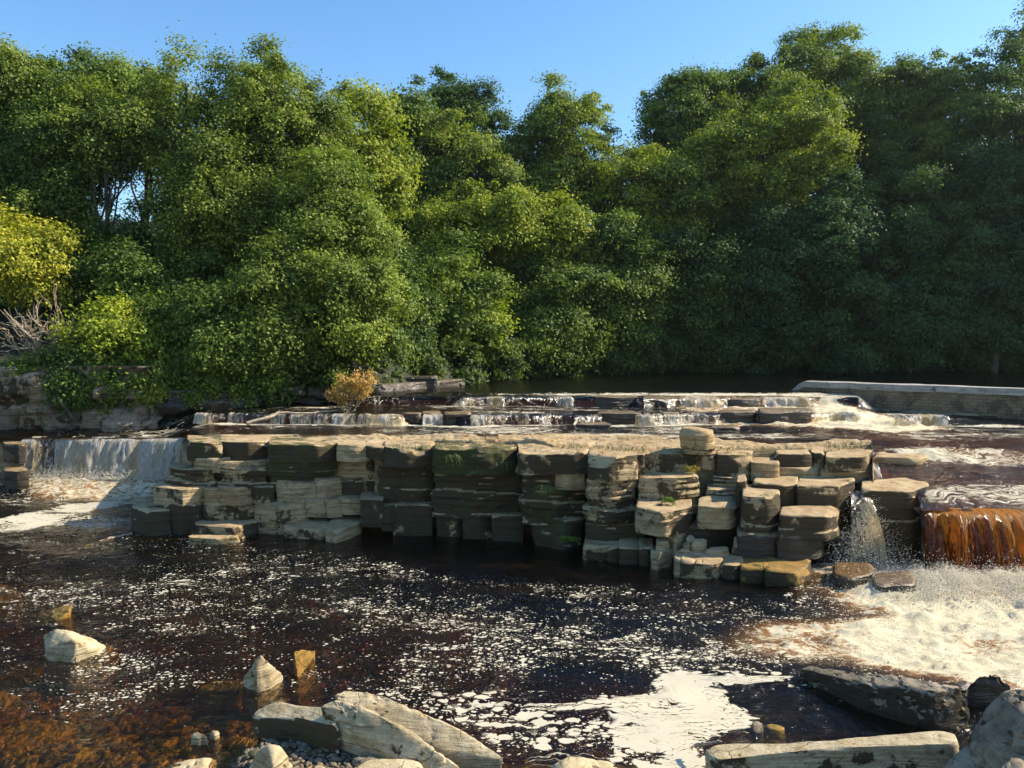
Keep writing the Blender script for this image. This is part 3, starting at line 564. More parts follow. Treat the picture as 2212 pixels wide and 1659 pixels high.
def blk(label, xl, xc, xr, yt, yb, Y=None, zt=None, sb=None, dl=.0, dr=.0, back=.9, zlow=.06, group='blocks of the layered rock ledge', **kw):
    """block whose front top edge runs xl..xc..xr; yt / yb = its top and foot on the photograph at its nearest corner"""
    if xc is None: xc = (xl+xr)/2; Cn = False
    else: Cn = True
    if Y is None: Y = (EYE-zt)/tanb(yt) if zt is not None else float(Yb(xc))+(sb or 0)
    z1 = EYE-tanb(yt)*Y; z0 = EYE-tanb(yb)*Y-zlow
    fx = lambda px, y: ((px-1106)/F*y, y)
    L = fx(xl-2, Y+dl); R = fx(xr+2, Y+dr); B1 = fx(xr, Y+dr+back); B0 = fx(xl, Y+dl+back)
    rj = np.random.default_rng(int(abs(xl*7+yt*13))); cj = (R[1]-L[1])
    top = [L]+([fx(xc, Y)] if Cn else [])+[R, B1, B0]
    if not Cn:
        k = rj.uniform(.25, .8); mx_ = xl+(xr-xl)*k; wd = abs(R[0]-L[0]); top = [(L[0], L[1]+rj.uniform(.02, .25)*wd*.6), fx(mx_, Y-.02), (R[0], R[1]+rj.uniform(.05, .4)*wd*.6), B1, B0]
    j_ = .03*min(1.0, abs(R[0]-L[0])); top = [(p[0]+rj.uniform(-j_, j_), p[1]+rj.uniform(-j_, j_)*2) for p in top]
    z1 = [z1+rj.uniform(-.02, .02)+(.02 if i >= len(top)-2 else 0) for i in range(len(top))]
    kw.setdefault('res', .05); kw.setdefault('chips', 4); kw.setdefault('chipd', .11); kw['r'] = min(kw.get('r', .016), .05)*.6+.006; kw.setdefault('strata', .013); kw.setdefault('disp', .024)
    return rock(label, top, z1, z0, group=group, **kw)
dk = (.95, .25, 0, 1); md = (.5, .15, 0, 1); lt = (.12, .0, 0, 1); ms = (.85, .75, 0, 1); wet = (.6, .1, .75, 1); lo = (.55, 0, 0, 1)  # dark presets give a block more algae and painted shade
T = 1.86
# --- left stack, top course
blk('mossy dark block at the left end of the ledge top beside the broad waterfall', 399, None, 474, 957, 990, zt=T, color=ms, back=1.3)
blk('dark fronted top block, second from the waterfall on the left', 472, 530, 580, 957, 990, zt=T, dl=.1, dr=.25, color=dk, back=1.2)
blk('wide mossy top block with a sunlit right end in the left stack', 579, 690, 727, 960, 992, zt=T, dl=.0, dr=.3, color=ms, back=1.3, r=.07)
blk('tan sunlit top block between the left stack and the dark crevice', 727, None, 792, 962, 992, zt=T, dl=.1, color=lt, back=1.3)
blk('small weathered top block above the dark crevice', 790, None, 829, 964, 986, zt=T, dl=.2, color=md, back=1.2)
blk('thin pale slab shelf under the leftmost mossy top block', 414, None, 488, 992, 1009, Y=16.35, color=lt, back=.7)
blk('thin cracked pale slab under the second top block', 459, 500, 572, 998, 1016, Y=16.25, dl=.1, dr=.2, color=lt, back=.8)
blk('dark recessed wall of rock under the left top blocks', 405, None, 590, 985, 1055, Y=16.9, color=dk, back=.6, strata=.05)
blk('sloping layered slab descending left beside the broad waterfall', 359, 400, 460, 1016, 1048, Y=16.3, dl=.3, dr=.1, color=md, back=.8, strata=.05, taper=.06, zlow=.1)
blk('sloping striped slab under the thin cracked slab', 472, 520, 577, 1012, 1050, Y=16.15, dl=.1, dr=.2, color=md, back=.8, strata=.05)
blk('bulging mossy block under the wide mossy top block', 573, 655, 722, 996, 1050, Y=16.15, dl=.15, dr=.3, color=ms, back=1.0, under=.25, strata=.045)
blk('tapering sunlit block under the bulging mossy block', 594, 625, 678, 1044, 1083, Y=16.1, dl=.12, dr=.15, color=lt, back=.8)
blk('small squarish sunlit block right of the bulging mossy block', 674, 700, 733, 1036, 1076, Y=16.2, dl=.05, dr=.2, color=lt, back=.7)
blk('brown shaded block under the tan top block', 724, None, 775, 992, 1034, Y=16.55, color=(.2, .1, 0, 1), back=.8)
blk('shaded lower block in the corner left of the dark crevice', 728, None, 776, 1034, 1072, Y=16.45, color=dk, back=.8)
# --- left stack, third course
blk('big pale block with a diagonal shadow at the left end of the third course', 328, 389, 441, 1056, 1090, Y=15.95, dl=.25, dr=.35, color=(.35, 0, 0, 1), back=.9)
blk('small wedge between two pale blocks of the third course', 436, None, 469, 1056, 1087, Y=16.1, color=lt, back=.7)
blk('pale cube in the middle of the third course of the left stack', 468, 511, 543, 1054, 1088, Y=15.95, dl=.12, dr=.2, color=lt, back=.8)
blk('pale block with a dark left corner at the right of the third course', 536, 563, 588, 1053, 1084, Y=16.0, dl=.1, dr=.15, color=md, back=.7)
# --- fourth course
blk('black wet looking block at the far left foot of the ledge', 280, 310, 356, 1105, 1156, Y=15.85, dl=.3, dr=.1, color=dk, back=1.2, taper=.08)
blk('black block under the big pale block at the left end', 345, None, 402, 1090, 1157, Y=15.95, color=dk, back=1.2)
blk('half sunlit block beside the black blocks in the fourth course', 395, 412, 434, 1092, 1156, Y=15.95, dl=.1, dr=.3, color=md, back=1.0)
blk('grey cracked block under the small wedge', 432, None, 503, 1092, 1122, Y=16.05, color=lo, back=.8, strata=.015)
blk('narrow grey block in the fourth course', 502, None, 548, 1092, 1122, Y=16.1, color=lo, back=.8)
blk('tall cracked pale block standing in the water at the middle of the left stack', 546, 610, 657, 1092, 1152, Y=15.85, dl=.15, dr=.3, color=(.25, 0, 0, 1), back=1.0)
blk('pale block at the left of the pair behind the flat slabs', 655, None, 694, 1080, 1112, Y=16.05, color=lt, back=.8)
blk('pale block at the right of the pair behind the flat slabs', 693, None, 731, 1079, 1112, Y=16.1, color=lt, back=.8)
blk('pale grey block next to the crevice behind the flat slabs', 729, 748, 778, 1078, 1106, Y=16.1, dl=.1, color=lt, back=.8)
# --- slabs at the foot
blk('broad pale slab with a dark front resting at the foot of the left stack', 417, 508, 547, 1139, 1163, Y=15.45, dl=.35, dr=.55, color=(.45, 0, 0, 1), back=.75, r=.06)
blk('thin slab lying awash in front of the broad pale slab', 398, None, 503, 1165, 1173, Y=15.1, color=lt, back=.35, zlow=.15)
blk('flat pale slab, left one of two at the foot of the ledge', 608, 690, 709, 1144, 1161, Y=15.45, dl=.25, dr=.3, color=(.35, 0, 0, 1), back=.9, r=.07)
blk('flat pale slab with a pointed front corner, right one of two', 700, 722, 778, 1147, 1168, Y=15.25, dl=.1, dr=.8, color=lt, back=.8, r=.08)
# --- the dark crevice and the centre columns
blk('small pale block high in the dark crevice', 789, None, 808, 993, 1072, Y=16.55, color=md, back=.5)
blk('black top block right of the dark crevice', 826, 880, 937, 966, 1003, zt=T, dl=.15, dr=.1, color=dk, back=1.1, r=.05, disp=.085)
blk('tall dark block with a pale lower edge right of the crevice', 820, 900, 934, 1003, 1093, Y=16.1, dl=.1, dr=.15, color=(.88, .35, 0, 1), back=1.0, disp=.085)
blk('pale square foot block beside the right flat slab', 777, None, 824, 1078, 1133, Y=15.85, color=lo, back=.8)
blk('dark foot block below the tall dark block', 822, None, 848, 1092, 1142, Y=15.85, color=dk, back=.9)
blk('long foot block with a pale rim below the tall dark block', 845, None, 932, 1092, 1152, Y=15.85, color=(.7, .3, 0, 1), back=.9)
blk('wide mossy top block hung with grass at the middle of the ledge', 936, 1075, 1116, 972, 1020, zt=T, dl=.1, dr=.35, color=(.9, .95, 0, 1), back=1.2, r=.08, disp=.085)
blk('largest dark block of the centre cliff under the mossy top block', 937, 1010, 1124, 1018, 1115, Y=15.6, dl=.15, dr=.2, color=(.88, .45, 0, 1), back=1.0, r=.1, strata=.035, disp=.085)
blk('dark foot block with pale rim below the centre cliff, left one of three', 943, None, 1002, 1113, 1157, Y=15.75, color=(.75, .1, 0, 1), back=.8)
blk('dark foot block with pale rim below the centre cliff, middle of three', 1000, None, 1067, 1113, 1164, Y=15.62, color=(.65, .1, 0, 1), back=.8)
blk('dark foot block with pale rim below the centre cliff, right one of three', 1064, None, 1127, 1115, 1171, Y=15.42, color=(.7, .1, 0, 1), back=.8)
blk('rounded top block with a bright right half, left of the rock pillar', 1118, 1182, 1273, 983, 1021, zt=T, dl=.15, dr=.25, color=(.45, .2, 0, 1), back=1.4, r=.09, disp=.085)
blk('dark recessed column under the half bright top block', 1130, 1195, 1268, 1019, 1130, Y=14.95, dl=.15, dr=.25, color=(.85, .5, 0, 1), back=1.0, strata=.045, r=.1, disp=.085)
blk('pale wedge tucked beside the pillar under the half bright block', 1200, 1225, 1262, 1022, 1052, Y=14.85, dl=.1, dr=.1, color=lt, back=.5)
blk('mossy foot block left of the pillar at the waterline', 1152, None, 1268, 1126, 1202, Y=14.7, dl=.3, color=(.85, .55, 0, 1), back=1.0, r=.08, disp=.085)
# --- the pillar
blk('rounded cap block of the free standing rock pillar', 1271, 1318, 1379, 988, 1034, zt=1.88, dl=.2, dr=.25, color=(.5, .25, 0, 1), back=.9, r=.09)
blk('striped pillar trunk with a sunlit right side', 1268, 1320, 1378, 1034, 1140, Y=14.3, dl=.22, dr=.3, color=(.5, .3, 0, 1), back=.9, r=.14, strata=.05, under=.12)
blk('dark foot of the rock pillar', 1272, None, 1395, 1136, 1186, Y=14.3, color=(.9, .5, 0, 1), back=.9)
blk('long pale rimmed foot block at the waterline left below the pillar', 1263, 1290, 1319, 1180, 1219, Y=13.98, dl=.1, color=lo, back=.7)
blk('foot block with black spots below the pillar', 1317, None, 1346, 1184, 1222, Y=13.9, color=lo, back=.7)
blk('grey foot block below and right of the pillar', 1343, None, 1389, 1184, 1229, Y=13.75, color=lo, back=.7)
blk('tall narrow foot block next to the sunlit triangular block', 1387, None, 1414, 1182, 1231, Y=13.65, color=lo, back=.7)
blk('sunlit triangular block at the waterline right of the foot blocks', 1410, 1425, 1456, 1196, 1240, Y=13.35, dl=.1, dr=.3, color=(.1, 0, 0, 1), back=.5, chips=7, chipd=.25)
# --- right of the pillar
blk('narrow top block right of the pillar cap', 1377, None, 1394, 982, 1033, zt=T, color=md, back=1.2)
blk('large layered top block under the perched boulder', 1393, 1465, 1521, 980, 1032, zt=T, dl=.1, dr=.3, color=(.35, .25, 0, 1), back=1.4, r=.06)
blk('shaded striped block with a fern under the large layered top block', 1386, 1460, 1512, 1032, 1106, Y=14.35, dl=.05, dr=.2, color=(.45, .3, 0, 1), back=1.0, strata=.045)
blk('jutting square slab with a black left face and bright right face', 1378, 1443, 1499, 1108, 1156, Y=13.35, dl=.45, dr=.5, color=(.45, .05, 0, 1), back=.9, r=.05)
blk('sunlit leaning block beneath the jutting square slab', 1443, 1462, 1490, 1148, 1196, Y=13.6, dl=.2, dr=.25, color=lt, back=.6, taper=.1)
blk('stacked thin stones beneath the jutting slab', 1424, None, 1448, 1170, 1192, Y=13.55, color=lt, back=.4)
blk('small tan block tucked beside the perched boulder', 1520, None, 1552, 981, 1008, zt=1.84, color=lt, back=1.0)
blk('upright weathered top block right of the perched boulder', 1552, 1612, 1632, 984, 1030, zt=1.84, dl=.05, dr=.2, color=(.6, .25, 0, 1), back=1.1, r=.07)
blk('six sided stump block standing out on the right of the ledge', 1625, 1668, 1687, 1001, 1036, zt=1.72, dl=.18, dr=.12, color=(.15, .1, 0, 1), back=.55, r=.06)
blk('black spotted top block right of the six sided stump', 1677, 1740, 1758, 982, 1008, zt=1.84, dl=.02, dr=.15, color=(.6, 0, 0, 1), back=.9, r=.08)
blk('small top block in the gap between two long top blocks', 1756, None, 1786, 980, 1003, zt=1.84, dl=.2, color=md, back=.8)
blk('long top block with a rounded mossy right corner', 1784, 1872, 1888, 986, 1013, zt=1.83, dl=0, dr=.25, color=(.3, .15, 0, 1), back=.9, r=.08)
blk('thin tan ledge reaching into the upper river on the right', 1888, 1985, 2010, 988, 1006, Y=15.9, dl=.1, dr=.2, color=lt, back=.75, r=.05)
blk('low slab in the second course under the black spotted block', 1676, 1760, 1778, 1012, 1030, Y=14.75, dl=.05, dr=.2, color=lt, back=.8)
blk('low slab at the left of the second course by the stump', 1650, None, 1690, 1010, 1032, Y=15.0, color=lt, back=.8)
blk('long low slab in the second course beside the chute', 1776, 1862, 1882, 1017, 1037, Y=14.7, dl=.05, dr=.25, color=(.2, 0, 0, 1), back=.9)
blk('layered shaded block below the upright weathered block', 1545, None, 1627, 1032, 1062, Y=14.65, color=md, back=.8, strata=.05)
blk('stack of thin layers in the shaded recess', 1532, None, 1600, 1058, 1096, Y=14.4, color=(.4, 0, 0, 1), back=.8, strata=.06)
blk('reddish brown squat block in the middle of the right stack', 1511, 1580, 1596, 1094, 1137, Y=13.55, dl=.05, dr=.25, color=(.15, 0, 0, 1), back=.8, r=.07)
blk('dark sliver of rock between the squat block and the big hexagonal block', 1598, None, 1615, 1040, 1140, Y=13.95, color=dk, back=.6)
blk('large hexagonal block with a sloping pale top', 1607, 1668, 1689, 1076, 1143, Y=13.25, dl=.15, dr=.3, color=(.5, .1, 0, 1), back=1.0, r=.08)
blk('wide dark fronted block at the left of the upper right tier', 1634, None, 1730, 1047, 1098, Y=13.95, color=(.8, .1, 0, 1), back=.85, r=.06)
blk('wide dark fronted block with a slanting sunlit end beside the chute', 1727, 1822, 1850, 1049, 1104, Y=13.9, dl=0, dr=.55, color=(.75, .1, 0, 1), back=.85, r=.06)
blk('long block with a wet sloping top in the lower right tier', 1688, 1800, 1822, 1116, 1164, Y=13.05, dl=.05, dr=.4, color=(.6, .05, .1, 1), back=.8, r=.07)
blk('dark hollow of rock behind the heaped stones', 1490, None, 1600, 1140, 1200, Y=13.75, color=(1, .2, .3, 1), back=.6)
blk('black wet rock under the lower right tier, left one', 1600, None, 1690, 1152, 1205, Y=13.2, color=(1, .1, .7, 1), back=.8, r=.1)
blk('black wet rock under the lower right tier, right one', 1688, None, 1790, 1158, 1205, Y=13.1, color=(1, .1, .7, 1), back=.8, r=.1)
blk('huge dark square block between the chute and the amber waterfall', 1868, 1985, 2014, 1062, 1212, Y=13.75, dl=.05, dr=.5, color=(.8, .15, 0, 1), back=.95, r=.07, strata=.02)
# --- heaped stones by the water
hp = [('rounded stone at the back of the heap', 1487, 1508, 1165, 1178, 13.5), ('second rounded stone of the heap, below the back one', 1480, 1502, 1178, 1192, 13.4), ('tall rounded stone leaning in the heap', 1499, 1531, 1170, 1200, 13.35), ('small stone low on the left of the heap', 1474, 1496, 1192, 1206, 13.25), ('flat stone wedged in the middle of the heap', 1492, 1526, 1197, 1210, 13.2), ('flat wet stone lying right of the heap', 1527, 1582, 1190, 1203, 13.25)]
for lab, a, b_, t, bo, y in hp: blk(lab, a, None, b_, t, bo, Y=y, color=(.15, 0, 0, 1), back=.22, r=.06, chips=5, chipd=.2, group='stones heaped at the foot of the right stack')
blk('jagged two humped stone standing alone in the dark inlet', 1584, 1605, 1625, 1172, 1208, Y=13.2, dl=.1, dr=.1, color=(.35, 0, 0, 1), back=.3, r=.05, chips=8, chipd=.3)
fr = [('narrow worn block at the left of the front row by the water', 1463, 1486, 1210, 1242, 12.98, lt), ('worn block second in the front row by the water', 1478, 1514, 1212, 1248, 12.88, lo), ('worn block with a puddle on top in the front row', 1503, 1566, 1216, 1252, 12.8, (.4, 0, 0, 1)), ('dark fronted worn block fourth in the front row', 1562, 1609, 1220, 1255, 12.78, (.6, 0, 0, 1))]
for lab, a, b_, t, bo, y, c in fr: blk(lab, a, a+.7*(b_-a), b_, t, bo, Y=y, dl=.06, dr=.15, color=c, back=.55, r=.06, group='front row of worn blocks by the water')
blk('amber topped wet block fifth in the front row', 1608, 1640, 1668, 1228, 1266, Y=12.62, dl=.05, dr=.05, color=(.5, .1, .15, 1), back=.75, mat='amber', r=.06, zlow=.15)
blk('amber and green topped block at the end of the front row', 1664, 1735, 1757, 1238, 1277, Y=12.35, dl=.15, dr=.35, color=(.6, .35, .15, 1), back=.75, mat='amber', r=.06, zlow=.15)
blk('wet rounded rock in the rapids below the chute', 1812, 1850, 1899, 1250, 1290, Y=12.25, dl=.2, dr=.2, color=(.7, .2, .8, 1), back=.7, mat='amber', r=.14, chips=6, zlow=.2)
blk('rock hump buried in white water right of the wet rounded rock', 1900, None, 1990, 1262, 1300, Y=12.0, color=(.8, .1, .9, 1), back=.6, r=.14, zlow=.2)
# --- perched boulder
c_ = P(1467, 977, 15.0); 
rock('square boulder perched alone on top of the ledge', [((1470-1106)/F*14.9, 14.95), ((1528-1106)/F*14.75, 14.72), ((1545-1106)/F*15.1, 15.05), ((1538-1106)/F*15.5, 15.5), ((1484-1106)/F*15.5, 15.45)], [2.34, 2.29, 2.27, 2.30, 2.37], 1.84, color=(.2, .05, 0, 1), name='boulder', cat='boulder', r=.05, chips=5, chipd=.16, res=.04, taper=-.05)
# --- thin slabs on the ledge top by the upper waterline
for lab, a, b_, t, bo, y in (('thin raised rock plate at the back of the ledge top, left one', 850, 1010, 948, 954, 17.5), ('thin raised rock plate with a dark edge at the back of the ledge top', 1075, 1140, 944, 951, 17.9), ('longest thin raised rock plate at the back of the ledge top', 1188, 1310, 943, 950, 18.1), ('broken rock plate awash at the left of the ledge top', 470, 640, 944, 950, 17.7), ('thin plate of rock at the waterline behind the right top blocks', 1690, 1800, 965, 972, 16.4)):
    blk(lab, a, None, b_, t, bo, Y=y, color=(.25, .05, 0, 1), back=.35, r=.03, zlow=.1, res=.06, group='thin rock plates on the ledge top')
# --- dark rocks standing in the upper river
up = [('dark block on the low step, left of a pair', 869, 909, 893, 916, 20.95), ('dark block on the low step, right of a pair', 911, 949, 893, 915, 21.0), ('squarest dark block on the low step', 961, 1017, 893, 918, 20.75), ('jagged dark slab on the low step', 1294, 1385, 892, 918, 20.8), ('flat dark slab lying low in front of the jagged slab', 1246, 1320, 917, 928, 20.2), ('small dark block beside the curved cream cascade', 1434, 1466, 894, 913, 21.0),
      ('wide dark block on the low step, left of two', 1554, 1634, 889, 909, 21.2), ('wide dark block on the low step, right of two', 1641, 1755, 886, 911, 21.1), ('flat dark island slab on the far step', 1287, 1379, 858, 878, 23.4), ('long dark shelf under the thread-like far cascade', 1392, 1498, 861, 877, 23.3), ('dark shelf on the far step left of the golden cascade', 1572, 1650, 862, 881, 23.4), ('dark shelf in the middle of the far step', 1500, 1570, 862, 878, 23.5), ('dark rock breaking the smooth water below the low step', 1540, 1600, 922, 928, 19.6)]
for lab, a, b_, t, bo, y in up: blk(lab, a, None, b_, t, bo, Y=y, color=(1, .1, .75, 1), back=.5, r=.06, res=.07, chips=5, zlow=.08, group='dark rocks in the upper river')
for lab, a, b_, t, bo, y in (('black block beside the thin trickling fall at the left edge', 0, 46, 960, 985, 20.5), ('dark low block below the thin trickling fall', 0, 48, 1018, 1040, 20.0), ('black rock wall behind the broad waterfall', 40, 400, 950, 1030, 21.25)):
    blk(lab, a, None, b_, t, bo, Y=y, color=(1, .2, .5, 1), back=.5, res=.1, zlow=.2)

# ---------------------------------------------------------------- near rocks
def hullrock(label, pts, zb=-.3, color=(.1, 0, 0, 1), mat='pale', name='boulder', group=None, disp=.02, sm=2, lv=4, foot=.98, strata=.008, maxe=.05, thick=None):
    import bmesh
    P3 = np.array([G(a, b, z) for a, b, z in pts]); c = P3.mean(0); lowp = P3.copy(); lowp[:, :2] = c[:2]+(P3[:, :2]-c[:2])*foot; lowp[:, 2] = zb if thick is None else P3[:, 2]-thick
    bm = bmesh.new(); [bm.verts.new(p) for p in np.vstack([P3, lowp])]; r_ = bmesh.ops.convex_hull(bm, input=bm.verts)
    bmesh.ops.delete(bm, geom=[v for v in bm.verts if not v.link_faces], context='VERTS')
    for _ in range(lv+2):
        es = [e for e in bm.edges if e.calc_length() > maxe]
        if not es: break
        bmesh.ops.subdivide_edges(bm, edges=es, cuts=1); bmesh.ops.triangulate(bm, faces=[f for f in bm.faces if len(f.verts) > 3])
    for _ in range(sm): bmesh.ops.smooth_vert(bm, verts=bm.verts, factor=.5, use_axis_x=True, use_axis_y=True, use_axis_z=True)
    bm.normal_update(); V = np.array([v.co[:] for v in bm.verts]); Nn = np.array([v.normal[:] for v in bm.verts]); bm.verts.index_update(); Fl = [[v.index for v in f.verts] for f in bm.faces]; bm.free()
    _seed[0] += 1; sd = _seed[0]
    ly = fbm(np.stack([V[:, 0]*1.5, V[:, 1]*3, V[:, 2]*18+V[:, 0]*3], -1), 3, sd); rid = np.abs(fbm(V*3.2+sd, 4, 5))
    V = V+Nn*(disp*(1.6*fbm(V*2.2+sd, 4, 3)+.6*fbm(V*9, 3, 4)-1.2*sstep(.06, 0, rid))+strata*ly)[:, None]
    o = mesh_from(name, V, Fl, M[mat], sharp=32, origin=np.array([c[0], c[1], zb]), color=color); return tag(o, label, 'boulder' if name == 'boulder' else 'rock', group)

def slab(label, tp, thick, zb=None, **kw):
    """tp: (px, py, z) corners of the top face"""
    pts = [G(a, b, z) for a, b, z in tp]
    return rock(label, [p[:2] for p in pts], [p[2] for p in pts], (min(p[2] for p in pts)-thick) if zb is None else zb, **kw)
near = dict(res=.035, r=.05, disp=.02, strata=.012)
def up_to(d, **k): r = dict(d); r.update(k); return r
hullrock('white sunlit boulder in the shallows at the left', [(92, 1374, .16), (112, 1357, .34), (150, 1360, .33), (190, 1376, .20), (228, 1396, .02), (215, 1414, -.02), (100, 1400, .16), (95, 1406, .04), (160, 1382, .27)], foot=.93, color=(.05, 0, 0, 1))
slab('amber submerged toe of the white boulder', [(200, 1385, .01), (252, 1388, -.03), (250, 1405, -.05), (205, 1412, -.02)], .4, mat='amber', color=(0, 0, 0, 1), **up_to(near, r=.1))
hullrock('pointed triangular boulder standing in the shallows', [(562, 1413, .46), (552, 1418, .44), (612, 1456, .10), (600, 1466, .02), (585, 1440, .28), (524, 1470, .06), (540, 1475, .0)], color=(.15, 0, 0, 1), disp=.025)
hullrock('upright slab with an amber side right of the triangular boulder', [(634, 1405, .32), (650, 1402, .30), (682, 1404, .10), (672, 1440, -.05), (645, 1478, -.06), (636, 1440, .06)], mat='amber', disp=.015, color=(.0, 0, 0, 1))
slab('submerged rust orange wedge left of the triangular boulder', [(410, 1492, -.12), (470, 1464, -.06), (528, 1466, -.04), (520, 1490, -.08)], .5, mat='amber', color=(0, 0, 0, 1), **near)
slab('submerged amber boulder at the left edge', [(-60, 1262, -.03), (20, 1254, -.02), (52, 1268, -.05), (30, 1292, -.08), (-60, 1304, -.06)], .5, mat='amber', color=(0, .2, 0, 1), **up_to(near, res=.06, r=.15))
hullrock('amber rock fin breaking the surface at the left', [(128, 1312, .03), (156, 1302, .12), (150, 1318, .1), (122, 1342, -.02), (76, 1344, -.12), (84, 1320, -.1)], mat='amber', color=(.0, 0, 0, 1), disp=.015)
slab('large submerged amber slab in the bottom left shallows', [(-80, 1600, -.14), (70, 1545, -.12), (150, 1550, -.14), (180, 1570, -.2), (20, 1640, -.16)], .4, mat='amber', color=(0, 0, 0, 1), **up_to(near, res=.05))
slab('amber mound under water at the left edge of the shallows', [(-60, 1480, -.1), (30, 1478, -.1), (60, 1510, -.16), (-40, 1540, -.12)], .4, mat='amber', color=(0, .1, 0, 1), **up_to(near, r=.15))
slab('small white stone in the gravel shallows', [(412, 1584, .10), (424, 1578, .12), (446, 1584, .10), (442, 1596, .04), (418, 1598, .04)], .25, mat='pale', color=(0, 0, 0, 1), **up_to(near, res=.015, r=.04))
slab('smaller tan stone beside the small white stone', [(452, 1580, .03), (466, 1575, .05), (476, 1580, .03), (462, 1590, .02)], .2, mat='pale', color=(.05, 0, 0, 1), **up_to(near, res=.015, r=.03))
# pile of slabs
hullrock('lower pale slab at the left of the slab pile', [(552, 1566, .10), (600, 1556, .22), (662, 1548, .26), (735, 1572, .28), (725, 1602, .16), (650, 1588, .10), (560, 1592, .0)], zb=-.2, color=(.2, 0, 0, 1), name='slab', foot=1.0)
slab('dark mossy slab lying on the lower pale slab', [(545, 1520, .38), (600, 1514, .40), (720, 1532, .46), (735, 1566, .42), (640, 1560, .32), (552, 1558, .26)], .16, mat='pale', color=(.85, .35, 0, 1), **up_to(near, strata=.03, r=.04))
hullrock('long pale slab leaning at the back of the slab pile', [(722, 1500, .52), (745, 1489, .54), (822, 1500, .52), (922, 1547, .40), (1025, 1593, .26), (1087, 1639, .10), (1068, 1657, .02), (960, 1625, .16), (735, 1522, .46)], zb=-.15, thick=.16, color=(.10, 0, 0, 1), name='slab', disp=.012, foot=.98, sm=1)
hullrock('grey stone wedged under the slab pile', [(760, 1640, .16), (800, 1628, .2), (850, 1650, .18), (780, 1668, .1)], zb=-.2, color=(.3, 0, 0, 1), mat='grey', name='rock')
hullrock('biggest pale slab sloping down in front of the slab pile', [(692, 1526, .52), (718, 1512, .57), (754, 1516, .56), (820, 1547, .50), (892, 1580, .40), (948, 1629, .27), (994, 1660, .16), (700, 1552, .38), (738, 1584, .28), (790, 1612, .20), (860, 1640, .14), (930, 1700, .03)], zb=-.12, thick=.20, color=(.16, 0, 0, 1), name='slab', disp=.014, foot=.95, sm=1)
hullrock('white boulder with an angular top at the bottom edge', [(560, 1620, .32), (582, 1607, .38), (606, 1610, .36), (634, 1650, .14), (620, 1690, .05), (540, 1650, .12), (525, 1680, .0), (590, 1650, .28)], zb=-.2, color=(.02, 0, 0, 1))
slab('flat tan boulder at the bottom edge under the slab pile', [(735, 1645, .2), (800, 1624, .26), (880, 1624, .26), (925, 1650, .2), (930, 1730, .15), (730, 1730, .12)], .5, zb=-.15, mat='pale', color=(.1, .0, 0, 1), **up_to(near, r=.1))
slab('small pale cobble between the white boulder and the tan boulder', [(672, 1646, .16), (695, 1640, .18), (712, 1656, .14), (700, 1690, .1), (668, 1680, .1)], .3, mat='pale', color=(.1, 0, 0, 1), **up_to(near, res=.02, r=.06))
hullrock('half submerged amber edged rock at the bottom left', [(340, 1660, -.03), (400, 1640, .05), (440, 1636, .05), (470, 1640, -.03), (440, 1700, .02), (330, 1720, -.04)], color=(0, 0, 0, 1))
hullrock('half submerged tan rock at the bottom centre', [(1192, 1652, .02), (1225, 1634, .10), (1270, 1636, .08), (1300, 1648, -.02), (1376, 1664, -.12), (1380, 1720, -.1), (1190, 1730, .0)], color=(.05, 0, 0, 1))
# right foreground
hullrock('dark wedge shaped slab with a pale right end lying in the pool', [(1728, 1444, .15), (1742, 1439, .17), (1911, 1462, .34), (2018, 1473, .43), (2074, 1484, .42), (2018, 1494, .41), (2098, 1530, .18), (2094, 1560, .05), (2030, 1572, .03), (1870, 1478, .28), (1732, 1466, .02)], zb=-.4, color=(.62, .3, 0, 1), mat='grey', name='slab', foot=1.0, disp=.02, strata=.012)
slab('long low kerb like slab at the bottom right with a sunlit top', [(1518, 1622, .22), (1560, 1608, .26), (1700, 1594, .36), (1900, 1582, .42), (2040, 1580, .44), (2072, 1592, .42), (2070, 1610, .40), (1900, 1606, .38), (1700, 1620, .30), (1540, 1645, .20)], .5, zb=-.2, color=(.3, .0, 0, 1), mat='pale', **up_to(near, r=.035, chips=2, strata=.01, chipd=.05))
hullrock('black wet boulder between the foam and the grey boulders', [(2088, 1480, .24), (2110, 1460, .36), (2155, 1454, .38), (2185, 1480, .26), (2180, 1525, .0), (2098, 1520, .0)], mat='grey', color=(.9, 0, .85, 1))
slab('small black wet rock left of the black boulder', [(2058, 1472, .10), (2090, 1466, .12), (2098, 1480, .1), (2070, 1490, .06)], .4, mat='grey', color=(.95, 0, .9, 1), **up_to(near, r=.06))
hullrock('huge mottled grey boulder at the right edge', [(2126, 1515, .88), (2150, 1490, 1.0), (2200, 1482, 1.06), (2300, 1495, 1.05), (2380, 1600, .9), (2100, 1570, .7), (2075, 1640, .5), (2300, 1720, .6), (2120, 1720, .4), (2230, 1560, 1.04)], mat='grey', color=(.3, .1, 0, 1), sm=9, disp=.03, strata=0, foot=1.1)
hullrock('smooth grey boulder at the foot of the huge mottled boulder', [(2012, 1662, .42), (2050, 1625, .55), (2085, 1603, .62), (2125, 1600, .6), (2140, 1690, .5), (2050, 1740, .3)], mat='grey', color=(.1, 0, 0, 1), sm=8, strata=0)
hullrock('smaller pale grey boulder in the bottom right corner', [(2148, 1660, .72), (2180, 1628, .8), (2260, 1620, .82), (2300, 1700, .7), (2160, 1760, .6)], zb=0, mat='grey', color=(.05, 0, 0, 1), sm=8, strata=0)
slab('round brown stone at the edge of the foam', [(1622, 1562, .08), (1634, 1553, .10), (1650, 1560, .08), (1646, 1574, .05), (1626, 1576, .05)], .3, mat='grey', color=(.2, .3, .2, 1), **up_to(near, res=.015, r=.05))
